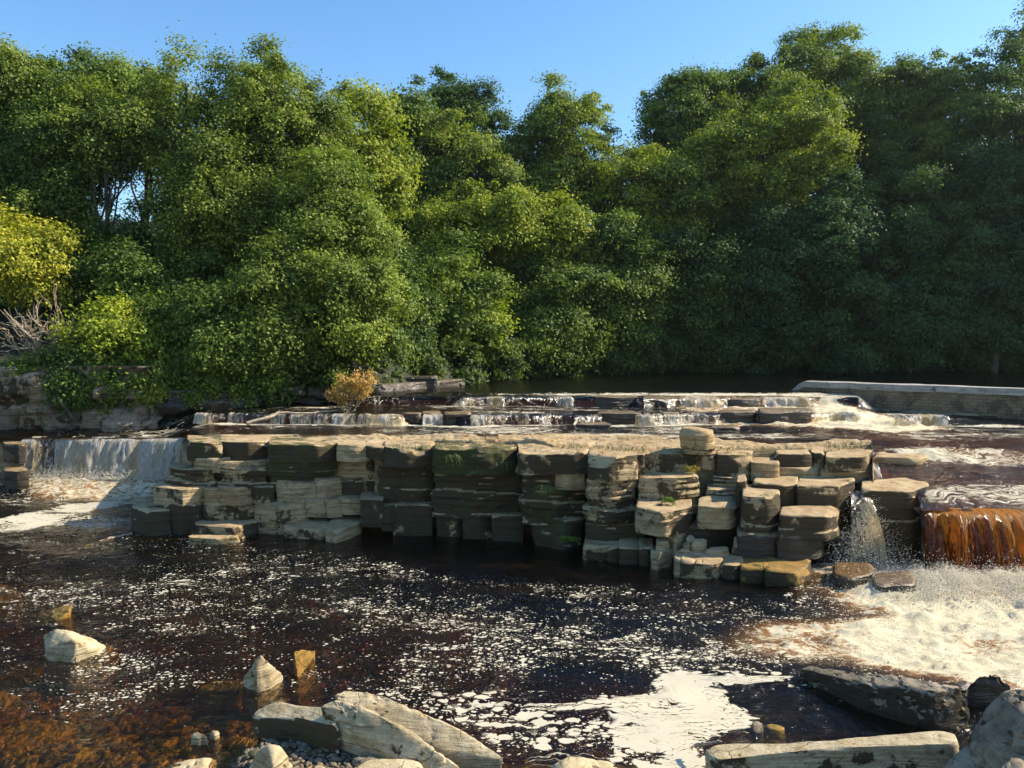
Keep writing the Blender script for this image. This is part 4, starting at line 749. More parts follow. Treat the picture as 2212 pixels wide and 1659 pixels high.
slab('amber stone next to the round brown stone', [(1650, 1562, .04), (1672, 1556, .06), (1700, 1570, .02), (1690, 1586, .0), (1656, 1578, .0)], .3, mat='amber', color=(0, 0, 0, 1), **up_to(near, res=.02, r=.05))
slab('small pebble boulder half under the kerb like slab', [(1775, 1650, .10), (1800, 1646, .12), (1830, 1656, .1), (1820, 1680, .05), (1780, 1680, .05)], .3, mat='grey', color=(.1, 0, 0, 1), **up_to(near, res=.03, r=.05))
# gravel at the near bank, a mass of small stones
rg = np.random.default_rng(9); ico = None
def pebbles(name, pts, r, mat, label, color):
    import bmesh
    bm = bmesh.new(); bmesh.ops.create_icosphere(bm, subdivisions=1, radius=1); v = np.array([x.co[:] for x in bm.verts]); f = np.array([[x.index for x in q.verts] for q in bm.faces]); bm.free()
    n = len(pts); a = rg.uniform(0, 2*pi, n); s = np.stack([rg.uniform(.7, 1.4, n), rg.uniform(.6, 1, n), rg.uniform(.4, .75, n)], 1)*r[:, None]
    w = v[None]*s[:, None]*(1+.18*rg.normal(size=(n, len(v), 1))); x = w[..., 0]*np.cos(a)[:, None]-w[..., 1]*np.sin(a)[:, None]; y = w[..., 0]*np.sin(a)[:, None]+w[..., 1]*np.cos(a)[:, None]
    Vv = np.stack([x, y, w[..., 2]], -1)+pts[:, None]; Ff = (f[None]+len(v)*np.arange(n)[:, None, None]).reshape(-1, 3)
    o = mesh_from(name, Vv.reshape(-1, 3), Ff, M[mat], color=color); tag(o, label, 'gravel', kind='stuff'); return o
bed = bpy.data.objects['riverbed'].data
bx = np.arange(-18, 16.01, .12); by = np.arange(2.0, 24.6, .12); bz = dep
def bedz(x, y):
    i = np.clip(((y-2)/.12), 0, bz.shape[0]-1.01); j = np.clip(((x+18)/.12), 0, bz.shape[1]-1.01); a = i.astype(int); b = j.astype(int); u = i-a; v = j-b
    return bz[a, b]*(1-u)*(1-v)+bz[a+1, b]*u*(1-v)+bz[a, b+1]*(1-u)*v+bz[a+1, b+1]*u*v
n = 2600; x = rg.uniform(-2.9, -1.0, n); y = rg.uniform(6.5, 8.2, n); pebbles('gravel', np.stack([x, y, bedz(x, y)+.01], 1), rg.gamma(3, .006, n)+.007, 'grey', 'heap of small dark pebbles under the slab pile', (.35, 0, .25, 1))
n = 2600; x = rg.uniform(-8, -1.5, n); y = 6.5+5*rg.beta(1.2, 2.4, n); k_ = bedz(x, y) < -.05; x, y = x[k_], y[k_]; n = len(x); pebbles('gravel', np.stack([x, y, bedz(x, y)+.015], 1), rg.gamma(3, .014, n)+.015, 'amber', 'amber pebbles on the bed of the left shallows', (.1, 0, 0, 1))
n = 700; x = rg.uniform(3.2, 5.2, n); y = rg.uniform(6.3, 8.6, n); pebbles('gravel', np.stack([x, y, bedz(x, y)+.01], 1), rg.gamma(4, .012, n)+.01, 'grey', 'dark stones around the right foreground slabs', (.3, 0, .3, 1))
# ---------------------------------------------------------------- bank terrain
def zbank(px, Y):
    yb = Ybank(px); d = Y-yb; w0 = np.where(px < 330, 1.3, np.where(px < 420, 1.3+(px-330)/90*.6, 2.1)); left = sstep(900, 500, px)
    z = w0+np.clip(d*1.2, -1.5, 0)+left*(1.9*sstep(0, .5, d)+.30*np.clip(d, 0, 30))+(1-left)*(.7*sstep(0, 1.2, d)+.42*np.clip(d-1, 0, 24))
    return z
cols = np.arange(-2600, 5200, 16.0); T_ = np.concatenate([[-2, -1, -.4, -.1, 0, .1, .25, .5, .8], np.arange(1.2, 14, .7), np.geomspace(15, 85, 16)])
C, R = np.meshgrid(cols, T_); YY = Ybank(C)+R; XX = (C-1106)/F*YY
zz = zbank(C, YY)+.35*fbm(np.stack([XX*.3, YY*.3, 0*XX], -1), 4, 70)*sstep(0, 2, R); YY = YY-.25*fbm(np.stack([XX*.6, zz*1.5, 0*XX], -1), 3, 71)*sstep(2.5, .5, np.abs(R))
o = mesh_from('bank', np.stack([XX, YY, zz], -1).reshape(-1, 3), grid_faces(*C.shape), M['soil']); tag(o, kind='structure')
# a sheet that carries the ground to the horizon
xs = np.linspace(-118, 118, 30); ys = np.linspace(-18, 138, 30); X, Y = np.meshgrid(xs, ys)
o = mesh_from('ground', np.stack([X, Y, 0*X-4.0], -1).reshape(-1, 3), grid_faces(30, 30), M['soil']); tag(o, kind='structure')

# layered rock face of the left bank
def face(name, label, cols, z0, z1, push, seed, mat, color, cat):
    zs = np.arange(z0, z1+.01, .07); Cc, Zz = np.meshgrid(cols, zs); yy = Ybank(Cc)-push; xx = (Cc-1106)/F*yy
    v = np.stack([xx*.8, yy*.8, Zz*.8], -1); st = np.floor(Zz*3.2+.8*fbm(v*.5, 2, seed)); lay = _h(st.astype(int), st.astype(int)*0, (np.floor(xx*.55+st*.37)).astype(int), seed)
    jt = np.floor(xx*.55+st*.37); fr = np.abs((xx*.55+st*.37)-jt-.5)*2; yy = yy-.45*fbm(v, 4, seed)-.26*lay+.25*sstep(.90, 1.0, fr); tp = 1-sstep(z1-.4-.5*vnoise(np.stack([xx*.5, 0*xx, 0*xx], -1), 3), z1, Zz)
    V = np.stack([xx, yy, Zz], -1); nr_, nc_ = Cc.shape
    Vb = V[-1].copy(); Vb[:, 1] += 3; V = np.concatenate([V, Vb[None]]).reshape(-1, 3)
    o = mesh_from(name, V, grid_faces(nr_+1, nc_), M[mat], color=color, origin=V.mean(0)*[1, 1, 0]+[0, 0, z0]); return tag(o, label, cat)
face('cliff', 'layered brown sandstone face of the left bank above the waterfall', np.arange(-900, 345, 6.0), .8, 3.35, .35, 81, 'bankrock', (.30, .35, 0, 1), 'cliff')
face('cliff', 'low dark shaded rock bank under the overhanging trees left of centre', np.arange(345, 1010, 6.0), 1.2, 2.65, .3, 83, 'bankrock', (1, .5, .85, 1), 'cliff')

# ---------------------------------------------------------------- foliage
def leaf_quads(c, nrm, size, rg):
    n = len(c); nrm = nrm/np.maximum(np.linalg.norm(nrm, axis=1), 1e-6)[:, None]; r = rg.normal(size=(n, 3)); t = np.cross(nrm, r); t /= np.maximum(np.linalg.norm(t, axis=1), 1e-6)[:, None]; b = np.cross(nrm, t)
    s = size[:, None]; q = np.stack([c-t*s, c-b*s*.62+nrm*s*.12, c+t*s, c+b*s*.62+nrm*s*.12], 1)
    return q.reshape(-1, 3)
def crown_mesh(ctr, rad, seed, cl=1.0, leaf=.12, per=300, fill=1.0, flat=.62, umbrella=.0, cut=None):
    rg = np.random.default_rng(seed); a, b, h = rad
    area = 4*pi*((((a*b)**1.6+(a*h)**1.6+(b*h)**1.6)/3)**(1/1.6)); n = int(fill*area/(cl*cl*1.15))+6
    d = rg.normal(size=(n, 3)); d /= np.linalg.norm(d, axis=1)[:, None]
    rr = np.where(rg.random(n) < .75, rg.uniform(.66, 1.0, n), rg.uniform(.35, .7, n))
    lob = 1+.26*vnoise(d*2.2+seed, 5)+.16*vnoise(d*4.5+seed, 6)
    lowsq = np.where(d[:, 2] < 0, .92, 1.0)
    cc = d*rr[:, None]*lob[:, None]*np.array([a, b, h])*lowsq[:, None]
    small = rg.random(n) < .40; cr = cl*np.where(small, rg.uniform(.28, .62, n), rg.uniform(.7, 1.35, n)); rr = np.where(small, rr+.14*rg.random(n), rr)
    m = (per*cr**2/cl**2).astype(int)+20; idx = np.repeat(np.arange(n), m); N_ = len(idx)
    v = rg.normal(size=(N_, 3)); v[:, 2] += .55; v /= np.linalg.norm(v, axis=1)[:, None]
    # sub-clumps: pull leaves toward a few twig directions
    tw = rg.normal(size=(n, 9, 3)); tw[..., 2] += .3; tw /= np.linalg.norm(tw, axis=2)[..., None]
    pick = tw[idx, rg.integers(0, 9, N_)]; v = v*.5+pick*.85; v /= np.linalg.norm(v, axis=1)[:, None]
    rad_ = cr[idx]*(rg.uniform(.15, 1.0, N_)**.5)*(1+.22*rg.normal(size=N_))
    p = cc[idx]+v*rad_[:, None]*np.array([1, 1, flat])
    if umbrella: p[:, 2] -= umbrella*(np.hypot(*(p-cc[idx])[:, :2].T)**2)/cl
    out = p/np.array([a, b, h]); out /= np.maximum(np.linalg.norm(out, axis=1), .05)[:, None]
    nrm = v*.55+out*.35+np.array([0, 0, .45])+rg.normal(size=(N_, 3))*.58
    size = leaf*rg.uniform(.6, 1.25, N_)
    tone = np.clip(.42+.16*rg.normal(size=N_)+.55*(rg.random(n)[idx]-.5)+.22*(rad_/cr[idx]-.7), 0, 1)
    q = leaf_quads(p+ctr, nrm, size, rg)
    return q, tone, cc+ctr, cr
def tube(pts, rads, k=7):
    pts = np.array(pts, float); V = []; up = np.array([0.13, .2, 1.0])
    for i, p in enumerate(pts):
        t = pts[min(i+1, len(pts)-1)]-pts[max(i-1, 0)]; t /= max(np.linalg.norm(t), 1e-6); a = np.cross(t, up); 
        if np.linalg.norm(a) < .1: a = np.cross(t, [1, 0, 0])
        a /= np.linalg.norm(a); b = np.cross(t, a); th = np.linspace(0, 2*pi, k, endpoint=False)
        V.append(p+rads[i]*(np.cos(th)[:, None]*a+np.sin(th)[:, None]*b))
    return np.vstack(V), grid_faces(len(pts), k, wrap=True)
def join(parts):
    V = []; Fq = []; o = 0
    for v, f in parts: V.append(v); Fq.append(f+o); o += len(v)
    return np.vstack(V), np.vstack(Fq)
def wob(a, b, n, amp, rg):
    t = np.linspace(0, 1, n)[:, None]; p = a*(1-t)+b*t; w = rg.normal(size=(n, 3))*amp*np.sin(np.pi*t); return p+w
def tree(label, px, yt, yb, wpx, Y, col, seed, group='trees along the far bank', cl=1.0, leaf=.12, per=300, fill=1.0, name='broadleaf_tree', cat='tree', deep=.85, trunk=True, lean=0, flat=.62, umbrella=0, dirt=0, barkm='bark', nlimb=14):
    ctr = P(px, (yt+yb)/2, Y); a = wpx/2/F*Y; zt = P(px, yt, Y)[2]; zb_ = P(px, yb, Y)[2]; h = (zt-zb_)/2; ctr[2] = (zt+zb_)/2
    rg = np.random.default_rng(seed+900)
    gx = ctr[0]+lean; gy = Y+dirt; gpx = 1106+F*gx/gy; gz = float(zbank(np.array([gpx]), np.array([gy]))[0])-.3
    gz = min(gz, zb_+h*.6); root = np.array([gx, gy, gz])
    o = empty(name, root, label, cat, group)
    q, tone, cc, cr = crown_mesh(ctr, (a, a*deep, h), seed, cl, leaf, per, fill, flat, umbrella)
    f = np.arange(len(q)).reshape(-1, 4)
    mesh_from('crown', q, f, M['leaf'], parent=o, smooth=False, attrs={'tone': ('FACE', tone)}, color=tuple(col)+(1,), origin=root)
    tr = min(max(.10, .02*(zt-gz)), .04*h+.06); parts = []
    top = ctr+np.array([0, 0, h*.55]); main = wob(root, top, 8, .25, rg); parts.append(tube(main, np.linspace(tr, tr*.25, 8), 8))
    for i in rg.choice(len(cc), min(nlimb, len(cc)), replace=False):
        k = rg.integers(2, 7); s = main[k]; parts.append(tube(wob(s, cc[i], 5, .18, rg), np.linspace(tr*.38, tr*.08, 5), 5))
    v, f = join(parts); mesh_from('trunk', v, f, M[barkm], parent=o, origin=root)
    return o
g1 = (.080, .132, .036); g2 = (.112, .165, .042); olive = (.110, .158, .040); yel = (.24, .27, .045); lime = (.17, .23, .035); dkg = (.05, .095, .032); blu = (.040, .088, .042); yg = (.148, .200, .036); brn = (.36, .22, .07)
TR = [
 # left bank, tall row behind
 ('tall full crowned tree at the left edge against the sky', 20, 85, 430, 250, 31, g2), ('broad green tree second from the left edge against the sky', 175, 105, 400, 210, 31, g1), ('pale green rounded tree with its top left of the sparse olive tree', 305, 130, 420, 170, 33, olive),
 ('dark oak like tree over the window of sky', 110, 230, 560, 230, 28.5, g1), ('green tree left of the window of sky, leaning over it', 230, 210, 385, 170, 28.5, g2),
 ('tall sparse olive tree with a wispy top', 405, 80, 520, 150, 29, olive), ('tall green tree with a notched top right of the sparse olive tree', 500, 100, 420, 160, 30, g2), ('tall bright topped tree at the right end of the tall left row', 600, 100, 520, 170, 29, g2),
 ('round topped tree at the shoulder where the left row drops', 675, 185, 520, 150, 30, olive), ('yellow green domed tree right of the left row shoulder', 765, 200, 560, 190, 33, yg), ('brownish olive tree in the middle of the left slope', 470, 330, 620, 220, 27.5, olive),
 # left bank, front
 ('bright yellow chestnut like tree at the left edge above the dead branches', 55, 495, 655, 205, 24.5, yel), ('shaded dark tree behind the yellow tree', 230, 470, 800, 300, 27, dkg), ('dark shaded tree between the yellow tree and the big riverside tree', 330, 540, 830, 260, 26, g1),
 ('large conical tree right of centre of the left bank', 720, 320, 640, 210, 27, g2), ('big light green riverside tree leaning over the water', 660, 520, 860, 400, 25.5, g2), ('low riverside tree with drooping boughs over the low dark rock bank', 500, 620, 880, 300, 24.6, g1),
 ('small lime green bough catching the sun near the rock face', 262, 670, 780, 130, 23.4, lime), ('dull green shrub hanging over the brown sandstone face', 180, 740, 850, 170, 23.2, dkg), ('olive shrub trailing over the dark rock bank', 380, 720, 870, 170, 23.6, olive),
 ('green bough reaching right over the brown leaved bush', 800, 560, 800, 150, 25.6, g2),
 # centre
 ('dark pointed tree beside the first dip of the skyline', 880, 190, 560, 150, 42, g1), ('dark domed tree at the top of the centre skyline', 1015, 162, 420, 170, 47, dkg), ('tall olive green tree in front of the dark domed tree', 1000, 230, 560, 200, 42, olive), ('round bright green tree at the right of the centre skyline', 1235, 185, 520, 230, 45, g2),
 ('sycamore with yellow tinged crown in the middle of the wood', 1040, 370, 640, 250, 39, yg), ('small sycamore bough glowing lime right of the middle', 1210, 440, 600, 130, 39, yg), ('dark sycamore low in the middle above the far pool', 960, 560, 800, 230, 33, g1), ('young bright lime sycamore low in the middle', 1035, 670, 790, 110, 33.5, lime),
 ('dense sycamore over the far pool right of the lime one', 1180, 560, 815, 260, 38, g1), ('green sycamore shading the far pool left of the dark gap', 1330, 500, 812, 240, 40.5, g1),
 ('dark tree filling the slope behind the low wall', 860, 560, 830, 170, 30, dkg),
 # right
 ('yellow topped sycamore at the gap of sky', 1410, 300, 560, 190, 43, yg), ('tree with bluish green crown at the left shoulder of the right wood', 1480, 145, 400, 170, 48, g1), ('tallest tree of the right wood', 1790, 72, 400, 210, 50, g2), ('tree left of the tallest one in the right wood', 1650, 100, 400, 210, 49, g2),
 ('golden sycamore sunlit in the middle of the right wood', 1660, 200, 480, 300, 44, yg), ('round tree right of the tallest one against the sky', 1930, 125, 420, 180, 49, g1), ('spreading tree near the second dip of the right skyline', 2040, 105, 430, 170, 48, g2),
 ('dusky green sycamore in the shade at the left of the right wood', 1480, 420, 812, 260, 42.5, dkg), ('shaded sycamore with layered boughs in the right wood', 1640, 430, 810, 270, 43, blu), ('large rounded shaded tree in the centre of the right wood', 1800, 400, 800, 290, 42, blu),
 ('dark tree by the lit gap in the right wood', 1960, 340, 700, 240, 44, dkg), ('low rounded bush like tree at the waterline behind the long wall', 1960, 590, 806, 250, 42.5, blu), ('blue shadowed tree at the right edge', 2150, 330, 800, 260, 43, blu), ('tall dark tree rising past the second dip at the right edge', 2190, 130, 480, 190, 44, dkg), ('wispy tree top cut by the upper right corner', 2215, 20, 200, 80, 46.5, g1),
]
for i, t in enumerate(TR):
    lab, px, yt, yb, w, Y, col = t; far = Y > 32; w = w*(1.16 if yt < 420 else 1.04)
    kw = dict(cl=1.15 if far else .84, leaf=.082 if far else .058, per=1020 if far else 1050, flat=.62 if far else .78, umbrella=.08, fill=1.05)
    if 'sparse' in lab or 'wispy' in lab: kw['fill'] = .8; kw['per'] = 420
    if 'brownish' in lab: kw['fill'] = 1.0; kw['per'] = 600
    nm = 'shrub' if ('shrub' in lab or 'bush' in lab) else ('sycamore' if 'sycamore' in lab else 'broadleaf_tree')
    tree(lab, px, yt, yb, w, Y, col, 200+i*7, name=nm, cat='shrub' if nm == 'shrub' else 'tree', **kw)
HG = [(40, 775, 835, 90, 22.4), (150, 800, 905, 80, 22.2), (235, 780, 880, 110, 22.4), (330, 790, 880, 120, 22.7), (440, 800, 888, 130, 23.2), (545, 800, 884, 120, 23.9)]
hn = ['at the top of the sandstone face near the left edge', 'hanging down the middle of the sandstone face', 'hanging at the right part of the sandstone face', 'where the sandstone face meets the low dark bank', 'at the water under the low riverside tree', 'at the water left of the brown leaved bush']
for i, ((px, yt, yb, w, Y), lab) in enumerate(zip(HG, hn)): tree('ivy like green shrub '+lab, px, yt, yb, w, Y, (.075, .13, .03), 1700+i*3, group='shrubs hanging over the left bank', cl=.38, leaf=.05, per=260, flat=.9, fill=1.0, name='shrub', cat='shrub', nlimb=5, deep=.5)
UG = [(800, 770, 866, 130, 27.5), (880, 760, 850, 150, 29), (970, 745, 842, 160, 31), (1060, 740, 830, 150, 34), (1160, 730, 822, 170, 37), (1280, 725, 816, 180, 40), (1400, 720, 812, 180, 41.5), (1530, 715, 810, 190, 42.5), (1680, 715, 808, 190, 43), (1830, 700, 806, 200, 43), (2090, 690, 806, 180, 44), (2220, 680, 808, 160, 44), (690, 780, 880, 150, 25.3), (580, 790, 886, 140, 24.8), (2350, 690, 806, 160, 43)]
un = ['beside the brown leaved bush', 'above the left part of the low wall', 'above the right end of the low wall', 'at the head of the far pool', 'under the dense sycamore', 'left of the dark gap of the far bank', 'in the dark gap of the far bank', 'under the left of the right wood', 'behind the left end of the long wall', 'under the large rounded shaded tree', 'behind the right part of the long wall', 'at the right edge of the far bank', 'under the big light green riverside tree', 'under the low riverside tree', 'past the right edge of the far bank']
for i, ((px, yt, yb, w, Y), lab) in enumerate(zip(UG, un)): tree('dark low shrub '+lab, px, yt, yb, w, Y, (.05, .085, .028), 1500+i*3, group='low shrubs along the far waterline', cl=.6, leaf=.08, per=300, flat=.7, name='shrub', cat='shrub', nlimb=6)
# trees beyond the frame and behind the first rows, so that the wood has depth
bk = [(-260, 90, 800, 330, 27), (-620, 60, 800, 330, 25), (2420, 60, 800, 330, 42), (2760, 40, 800, 360, 40), (3150, 20, 800, 380, 36), (250, 470, 860, 330, 34), (560, 300, 800, 330, 35), (1100, 420, 800, 330, 52), (1400, 430, 800, 320, 54), (1640, 300, 780, 330, 58), (1900, 300, 780, 330, 58), (2160, 280, 780, 330, 56), (840, 330, 780, 250, 46), (20, 430, 860, 260, 30)]
bl = ['dark tree past the left edge of the picture', 'tree farthest past the left edge', 'dark tree just past the right edge', 'second tree past the right edge', 'tree farthest past the right edge', 'shaded tree behind the dark shaded tree of the left bank', 'inner tree behind the brownish olive tree', 'inner tree behind the middle sycamores', 'inner tree behind the dark gap', 'inner tree behind the golden sycamore', 'inner tree behind the large rounded shaded tree', 'inner tree behind the blue shadowed tree', 'inner tree behind the dark pointed tree', 'inner tree behind the yellow chestnut like tree']
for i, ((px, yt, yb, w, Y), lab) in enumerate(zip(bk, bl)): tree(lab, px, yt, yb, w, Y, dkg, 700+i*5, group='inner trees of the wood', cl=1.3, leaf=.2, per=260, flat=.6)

# brown leaved bush rooted in the river, dead branches, drift wood
def bush(name, label, base, tips, col, seed, leaf=.05, per=90, clr=.22, br=.02, cat='bush', bark='palebark', twigs=3, bendy=.08, leafy=True):
    rg = np.random.default_rng(seed); base = np.array(base, float); o = empty(name, base, label, cat); parts = []; Q = []; Tn = []
    for tp in tips:
        tp = np.array(tp, float); p = wob(base+rg.normal(size=3)*.03, tp, 7, bendy, rg); parts.append(tube(p, np.linspace(br, br*.25, 7), 5))
        for j in range(twigs):
            s = p[rg.integers(2, 6)]; e = tp+rg.normal(size=3)*np.array([.22, .18, .2])*np.linalg.norm(tp-base)*.55
            if not leafy: e = s+(tp-s)*rg.uniform(.3, .8)+rg.normal(size=3)*.28
            pp = wob(s, e, 5, bendy*.5, rg); parts.append(tube(pp, np.linspace(br*.45, br*.12, 5), 4))
            if leafy:
                n = int(per*rg.uniform(.5, 1.2)); k = rg.integers(2, 5, n); c = pp[k]+rg.normal(size=(n, 3))*clr*np.array([.5, .5, .42]); Q.append(leaf_quads(c, rg.normal(size=(n, 3))+[0, 0, .3], leaf*rg.uniform(.6, 1.3, n), rg)); Tn.append(np.clip(.5+.25*rg.normal(size=n), 0, 1))
            else:
                for _ in range(4):
                    s2 = pp[rg.integers(1, 5)]; e2 = s2+(e-s)*rg.uniform(.2, .6)+rg.normal(size=3)*.16; parts.append(tube(wob(s2, e2, 4, .03, rg), np.linspace(br*.22, br*.09, 4), 3))
    v, f = join(parts); mesh_from('branch', v, f, M[bark], parent=o, origin=base)
    if leafy:
        q = np.vstack(Q); mesh_from('foliage', q, np.arange(len(q)).reshape(-1, 4), M['leaf'], parent=o, smooth=False, attrs={'tone': ('FACE', np.concatenate(Tn))}, color=tuple(col)+(1,), origin=base)
    return o
b0 = G(745, 893, 2.0); Yb0 = b0[1]
bush('bush', 'bush with brown autumn leaves growing out of the river beside the low step', b0-[0, 0, .1], [P(a, b_, Yb0+d) for a, b_, d in ((722, 850, .1), (735, 832, -.1), (757, 815, .1), (762, 828, -.2), (785, 828, .1), (803, 822, 0), (778, 845, .2), (795, 838, -.2), (735, 858, .2))], (.30, .215, .11), 31, leaf=.038, per=110, clr=.15, br=.018)
yb_ = 22.6
bush('dead_branches', 'bare dead branches reaching out over the brown sandstone face at the left edge', P(130, 800, yb_+.5), [P(a, b_, yb_+d) for a, b_, d in ((8, 668, -.5), (30, 690, -.2), (60, 668, 0), (78, 660, .2), (100, 700, -.4), (40, 740, .1), (10, 715, -.3), (118, 690, -.1), (150, 720, .2), (170, 745, -.2), (35, 785, -.4), (160, 690, .3))], brn, 33, br=.05, leafy=False, bark='palebark', twigs=5, bendy=.14, cat='dead tree')
bush('shrub', 'thin yellow leaved sprigs under the dead branches', P(100, 830, yb_+.3), [P(a, b_, yb_+d) for a, b_, d in ((60, 800, -.3), (90, 795, -.2), (130, 790, -.3), (150, 760, -.1), (165, 700, -.4), (130, 690, -.3))], yg, 35, leaf=.06, per=60, clr=.3, br=.015, cat='shrub')
bush('shrub', 'small autumn tinted sprig on the rocks under the low drooping tree', P(310, 880, 22.6), [P(a, b_, 22.3) for a, b_ in ((295, 835), (318, 825), (335, 815), (325, 850), (340, 840))], olive, 37, leaf=.06, per=90, clr=.25, br=.015, cat='shrub')
def log(label, pts, r, name='fallen_branch', mat='palebark', seed=1, tw=()):
    pts = np.array(pts, float); rg = np.random.default_rng(seed); n = 16; t = np.linspace(0, 1, n); u = np.linspace(0, 1, len(pts)); p = np.stack([np.interp(t, u, pts[:, k]) for k in range(3)], 1)+rg.normal(size=(n, 3))*r*.35
    parts = [tube(p, np.linspace(r, r*.5, n), 8)]+[tube(wob(np.array(a), np.array(b), 4, .02, rg), [r*.4, r*.3, r*.2, r*.1], 5) for a, b in tw]
    v, f = join(parts); o = mesh_from(name, v, f, M[mat], origin=p.mean(0)); return tag(o, label, 'branch')
log('long pale fallen branch lying across the low step left of the brown bush', [P(532, 915, 20.3), P(580, 902, 20.6), P(600, 892, 20.9), P(660, 893, 21.1), P(705, 889, 21.5), P(730, 886, 21.9)], .045, tw=[(P(600, 893, 20.9), P(604, 885, 21.0)), (P(690, 890, 21.4), P(715, 880, 21.6))])
log('sunken brown branch awash left of the ledge foot', [G(178, 1183, -.10), G(215, 1170, -.05), G(250, 1162, -.02), G(284, 1153, .02)], .04, seed=3)
log('driftwood stick at the tip of the kerb like slab', [G(1502, 1610, .12), G(1535, 1604, .2), G(1560, 1600, .24)], .018, seed=5)

# ---------------------------------------------------------------- walls
def wallmesh(name, label, A, B, za, zb0, zb1, th, cap=.16, slope=0.0, cat='wall', mat='wall', sub=60, capm='cap'):
    A = np.array(A, float); B = np.array(B, float); L = np.linalg.norm(B-A); d = (B-A)/L; nrm = np.array([-d[1], d[0]]); nrm = nrm if nrm[1] > 0 else -nrm
    org = np.array([A[0], A[1], zb0]); o = empty(name, org, label, cat)
    n = int(L/.12); s = np.linspace(0, L, n); K = 22
    def sheet(off, z0f, z1f, jit):
        S, Tt = np.meshgrid(s, np.linspace(0, 1, K)); z = z0f(S)+(z1f(S)-z0f(S))*Tt; p = A[None, None]+d*S[..., None]+nrm*(off+jit*fbm(np.stack([S*2, z*2, 0*S], -1), 4, 5))[..., None]
        return np.concatenate([p, z[..., None]], -1), S, z
    ztop = lambda S: za-cap-slope*sstep(.6, 0, S)
    zbot = lambda S: zb0+(zb1-zb0)*np.clip(S/8, 0, 1)
    Fp, S, z = sheet(0, zbot, ztop, .03); Bp, _, _ = sheet(th, zbot, ztop, .0)
    V = np.concatenate([Fp.reshape(-1, 3), Bp.reshape(-1, 3)]); nF = K*n; f = list(map(tuple, grid_faces(K, n)))+[tuple(x) for x in grid_faces(K, n, nF)[:, ::-1]]
    for c in (0, n-1):
        f += [(c+r*n, nF+c+r*n, nF+c+(r+1)*n, c+(r+1)*n) for r in range(K-1)]
    f += [((K-1)*n+i, (K-1)*n+i+1, nF+(K-1)*n+i+1, nF+(K-1)*n+i) for i in range(n-1)]
    w = mesh_from('masonry', V, f, M[mat], parent=o, smooth=False, origin=org, color=(.6, .2, 0, 1)); uv = w.data.uv_layers.new(name='UVMap'); li = np.zeros(len(w.data.loops), np.int32); w.data.loops.foreach_get('vertex_index', li)
    U = np.concatenate([np.stack([S, z], -1).reshape(-1, 2)]*2)[li]; uv.data.foreach_set('uv', U.astype(np.float32).ravel())
    # cap
    n2 = int(L/.2); s2 = np.linspace(-.0, L, n2); zt = za-slope*sstep(.6, 0, s2); prof = [(-.03, -cap), (-.035, -.02), (-.01, 0), (th*.5, .012), (th+.01, 0), (th+.03, -.02), (th+.03, -cap)]
    V = []; 
    for (off, dz) in prof: V.append(np.concatenate([A+d*s2[:, None]+nrm*(off+.01*vnoise(np.stack([s2*1.5, 0*s2, 0*s2], -1), 4))[:, None], (zt+dz+.012*vnoise(np.stack([s2*2, 0*s2+off*9, 0*s2], -1), 8))[:, None]], 1))
    V = np.array(V).reshape(-1, 3); ff = list(map(tuple, grid_faces(len(prof), n2)))+[tuple(k*n2 for k in range(len(prof))), tuple(k*n2+n2-1 for k in range(len(prof)-1, -1, -1))]
    mesh_from('coping', V, ff, M[capm], parent=o, smooth=False, origin=org, color=(.12, .0, 0, 1))
    return o
wl_a = P(1700, 824, 26.4); wl_b = P(2212, 840, 21.7); dd = (wl_b-wl_a); wl_b2 = wl_a+dd*2.2
wallmesh('river_wall', 'long coursed stone river wall with a pale flat coping at the right', wl_a[:2], wl_b2[:2], 2.70, 2.05, 1.7, .55, cap=.20, slope=.40)
# natural rock footing under the wall
ft = [('rock footing under the long wall near the pale cascade', 1830, 1960, 893, 918, 23.6), ('dark rock footing in the middle of the long wall', 1955, 2080, 893, 921, 22.9), ('layered pale rock footing near the right end of the long wall', 2070, 2170, 896, 922, 22.1), ('rock footing at the right edge below the long wall', 2160, 2420, 898, 926, 21.5)]
for k, (lab, a, b_, t, bo, y) in enumerate(ft): blk(lab, a, None, b_, t, bo, Y=y, color=(.65, .1, .2, 1), back=1.2, dl=.55, dr=-.35, strata=.07, group='rock footing of the long wall', res=.08, zlow=.2)
la = P(818, 820, 27.2); lb = P(945, 822, 27.6)
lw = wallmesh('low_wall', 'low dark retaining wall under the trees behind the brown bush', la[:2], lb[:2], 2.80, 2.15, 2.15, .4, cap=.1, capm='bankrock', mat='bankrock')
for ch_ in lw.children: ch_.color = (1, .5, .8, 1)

# ---------------------------------------------------------------- grass and ferns on the ledge
def tuft(label, c, n, ln, seed, droop=.5, name='grass_tuft', w=.006, spread=.15, face=None, cat='grass'):
    rg = np.random.default_rng(seed); V = []; Fq = []; k = 0; c = np.array(c, float)
    for i in range(n):
        a = rg.uniform(0, 2*pi); base = c+np.array([rg.normal()*spread, rg.normal()*spread*.4, rg.normal()*.02]); d = np.array([cos(a), sin(a)*.6-.45, 0]); l = ln*rg.uniform(.5, 1.2); pts = []
        for t in np.linspace(0, 1, 5): pts.append(base+d*l*.6*t**1.3+np.array([0, 0, l*(t-droop*1.5*t*t)]))
        s = np.array([-sin(a), cos(a), 0])*w
        for j, p in enumerate(pts): ww = 1-j/5; V += [p-s*ww, p+s*ww]
        for j in range(4): Fq.append((k+2*j, k+2*j+1, k+2*j+3, k+2*j+2))
        k += 10
    o = mesh_from(name, np.array(V), np.array(Fq), M['grass'], smooth=False, origin=c); return tag(o, label, cat)
tuft('drooping grass tuft growing from the dark column left of the pillar', P(1182, 1056, 14.75), 90, .34, 1, .9, spread=.1)
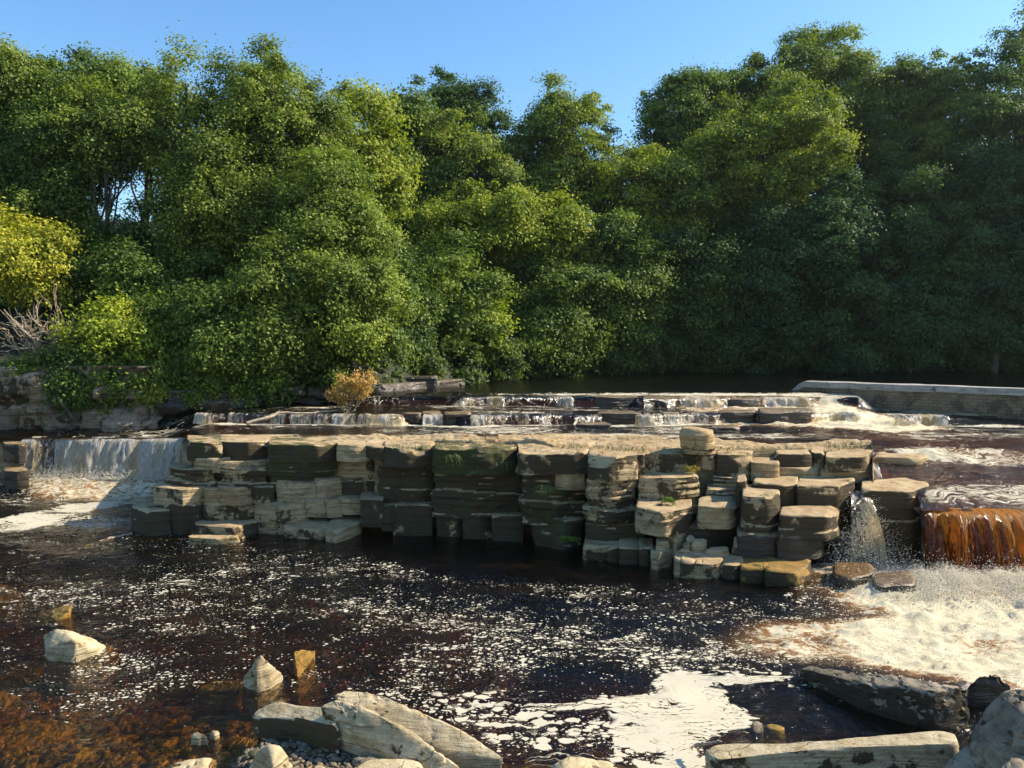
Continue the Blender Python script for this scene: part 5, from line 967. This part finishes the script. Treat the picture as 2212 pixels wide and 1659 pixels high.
for k, (a, b_, lab) in enumerate(((985, 985, 'grass hanging down the left part of the wide mossy top block'), (1062, 985, 'grass hanging near the right end of the wide mossy top block'), (1090, 1000, 'small weed with pale flowers on the wide mossy top block'))): tuft(lab, P(a, b_, 15.45), 70, .22, 10+k, 1.2, spread=.14)
for k, (a, b_, lab) in enumerate(((1330, 972, 'short grass on the ledge top behind the pillar cap'), (1372, 975, 'grass in the joint right of the pillar cap'), (1240, 968, 'sparse grass on the ledge top left of the pillar cap'), (900, 968, 'thin grass on the ledge top above the black top block'), (1575, 970, 'little green tuft right of the perched boulder'), (1835, 967, 'little green tuft behind the long top block'))):
    g_ = G(a, b_, 1.88); tuft(lab, g_, 120, .10, 30+k, .3, spread=.3)
def fern(label, c, seed, n=9, ln=.25, col=(.07, .13, .03)):
    rg = np.random.default_rng(seed); c = np.array(c, float); o = empty('fern', c, label, 'fern'); Q = []
    for i in range(n):
        a = rg.uniform(-pi, 0); d = np.array([cos(a), sin(a)*.7, rg.uniform(.1, .8)]); l = ln*rg.uniform(.6, 1.1); t = np.repeat(np.linspace(.1, 1, 14), 4); p = c+d*l*t[:, None]-np.array([0, 0, 1])*(l*.5*t**2)[:, None]+rg.normal(size=(len(t), 3))*.018; Q.append(leaf_quads(p, rg.normal(size=(len(t), 3))*.5+[0, -.4, 1], .022*(1.2-t*.7), rg))
    q = np.vstack(Q); mesh_from('frond', q, np.arange(len(q)).reshape(-1, 4), M['leaf'], parent=o, smooth=False, attrs={'tone': ('FACE', rg.random(len(q)//4))}, color=tuple(col)+(1,), origin=c)
fern('green fern growing on the shaded striped block', P(1450, 1080, 14.0), 3)
fern('small fern low on the mossy foot block left of the pillar', P(1228, 1165, 14.35), 4, 8, .22)
fern('dry fern like herb on the corner of the large layered top block', P(1492, 1013, 14.75), 5, 14, .22, (.20, .17, .05))
# ---------------------------------------------------------------- thin air volume added to imitate the lens's veiling glare
hx, hy0, hy1, hz0, hz1 = 120.0, -20.0, 140.0, -5.2, 45.0
hv = [(x, y, z) for x in (-hx, hx) for y in (hy0, hy1) for z in (hz0, hz1)]
o = mesh_from('glare_haze', np.array(hv), [(0, 1, 3, 2), (4, 6, 7, 5), (0, 4, 5, 1), (2, 3, 7, 6), (0, 2, 6, 4), (1, 5, 7, 3)], smooth=False); tag(o, 'thin pale volume added for lens glare between the camera and the wood', 'glare_haze', kind='stuff')
hm = bpy.data.materials.new('glare_air'); hm.use_nodes = True; ht = hm.node_tree; ht.nodes.clear(); ho = ht.nodes.new('ShaderNodeOutputMaterial'); hp_ = ht.nodes.new('ShaderNodeVolumePrincipled')
hp_.inputs['Density'].default_value = .0002; hp_.inputs['Color'].default_value = (.75, .9, 1, 1); hp_.inputs['Anisotropy'].default_value = .5; ht.links.new(hp_.outputs[0], ho.inputs[1]); o.data.materials.append(hm)
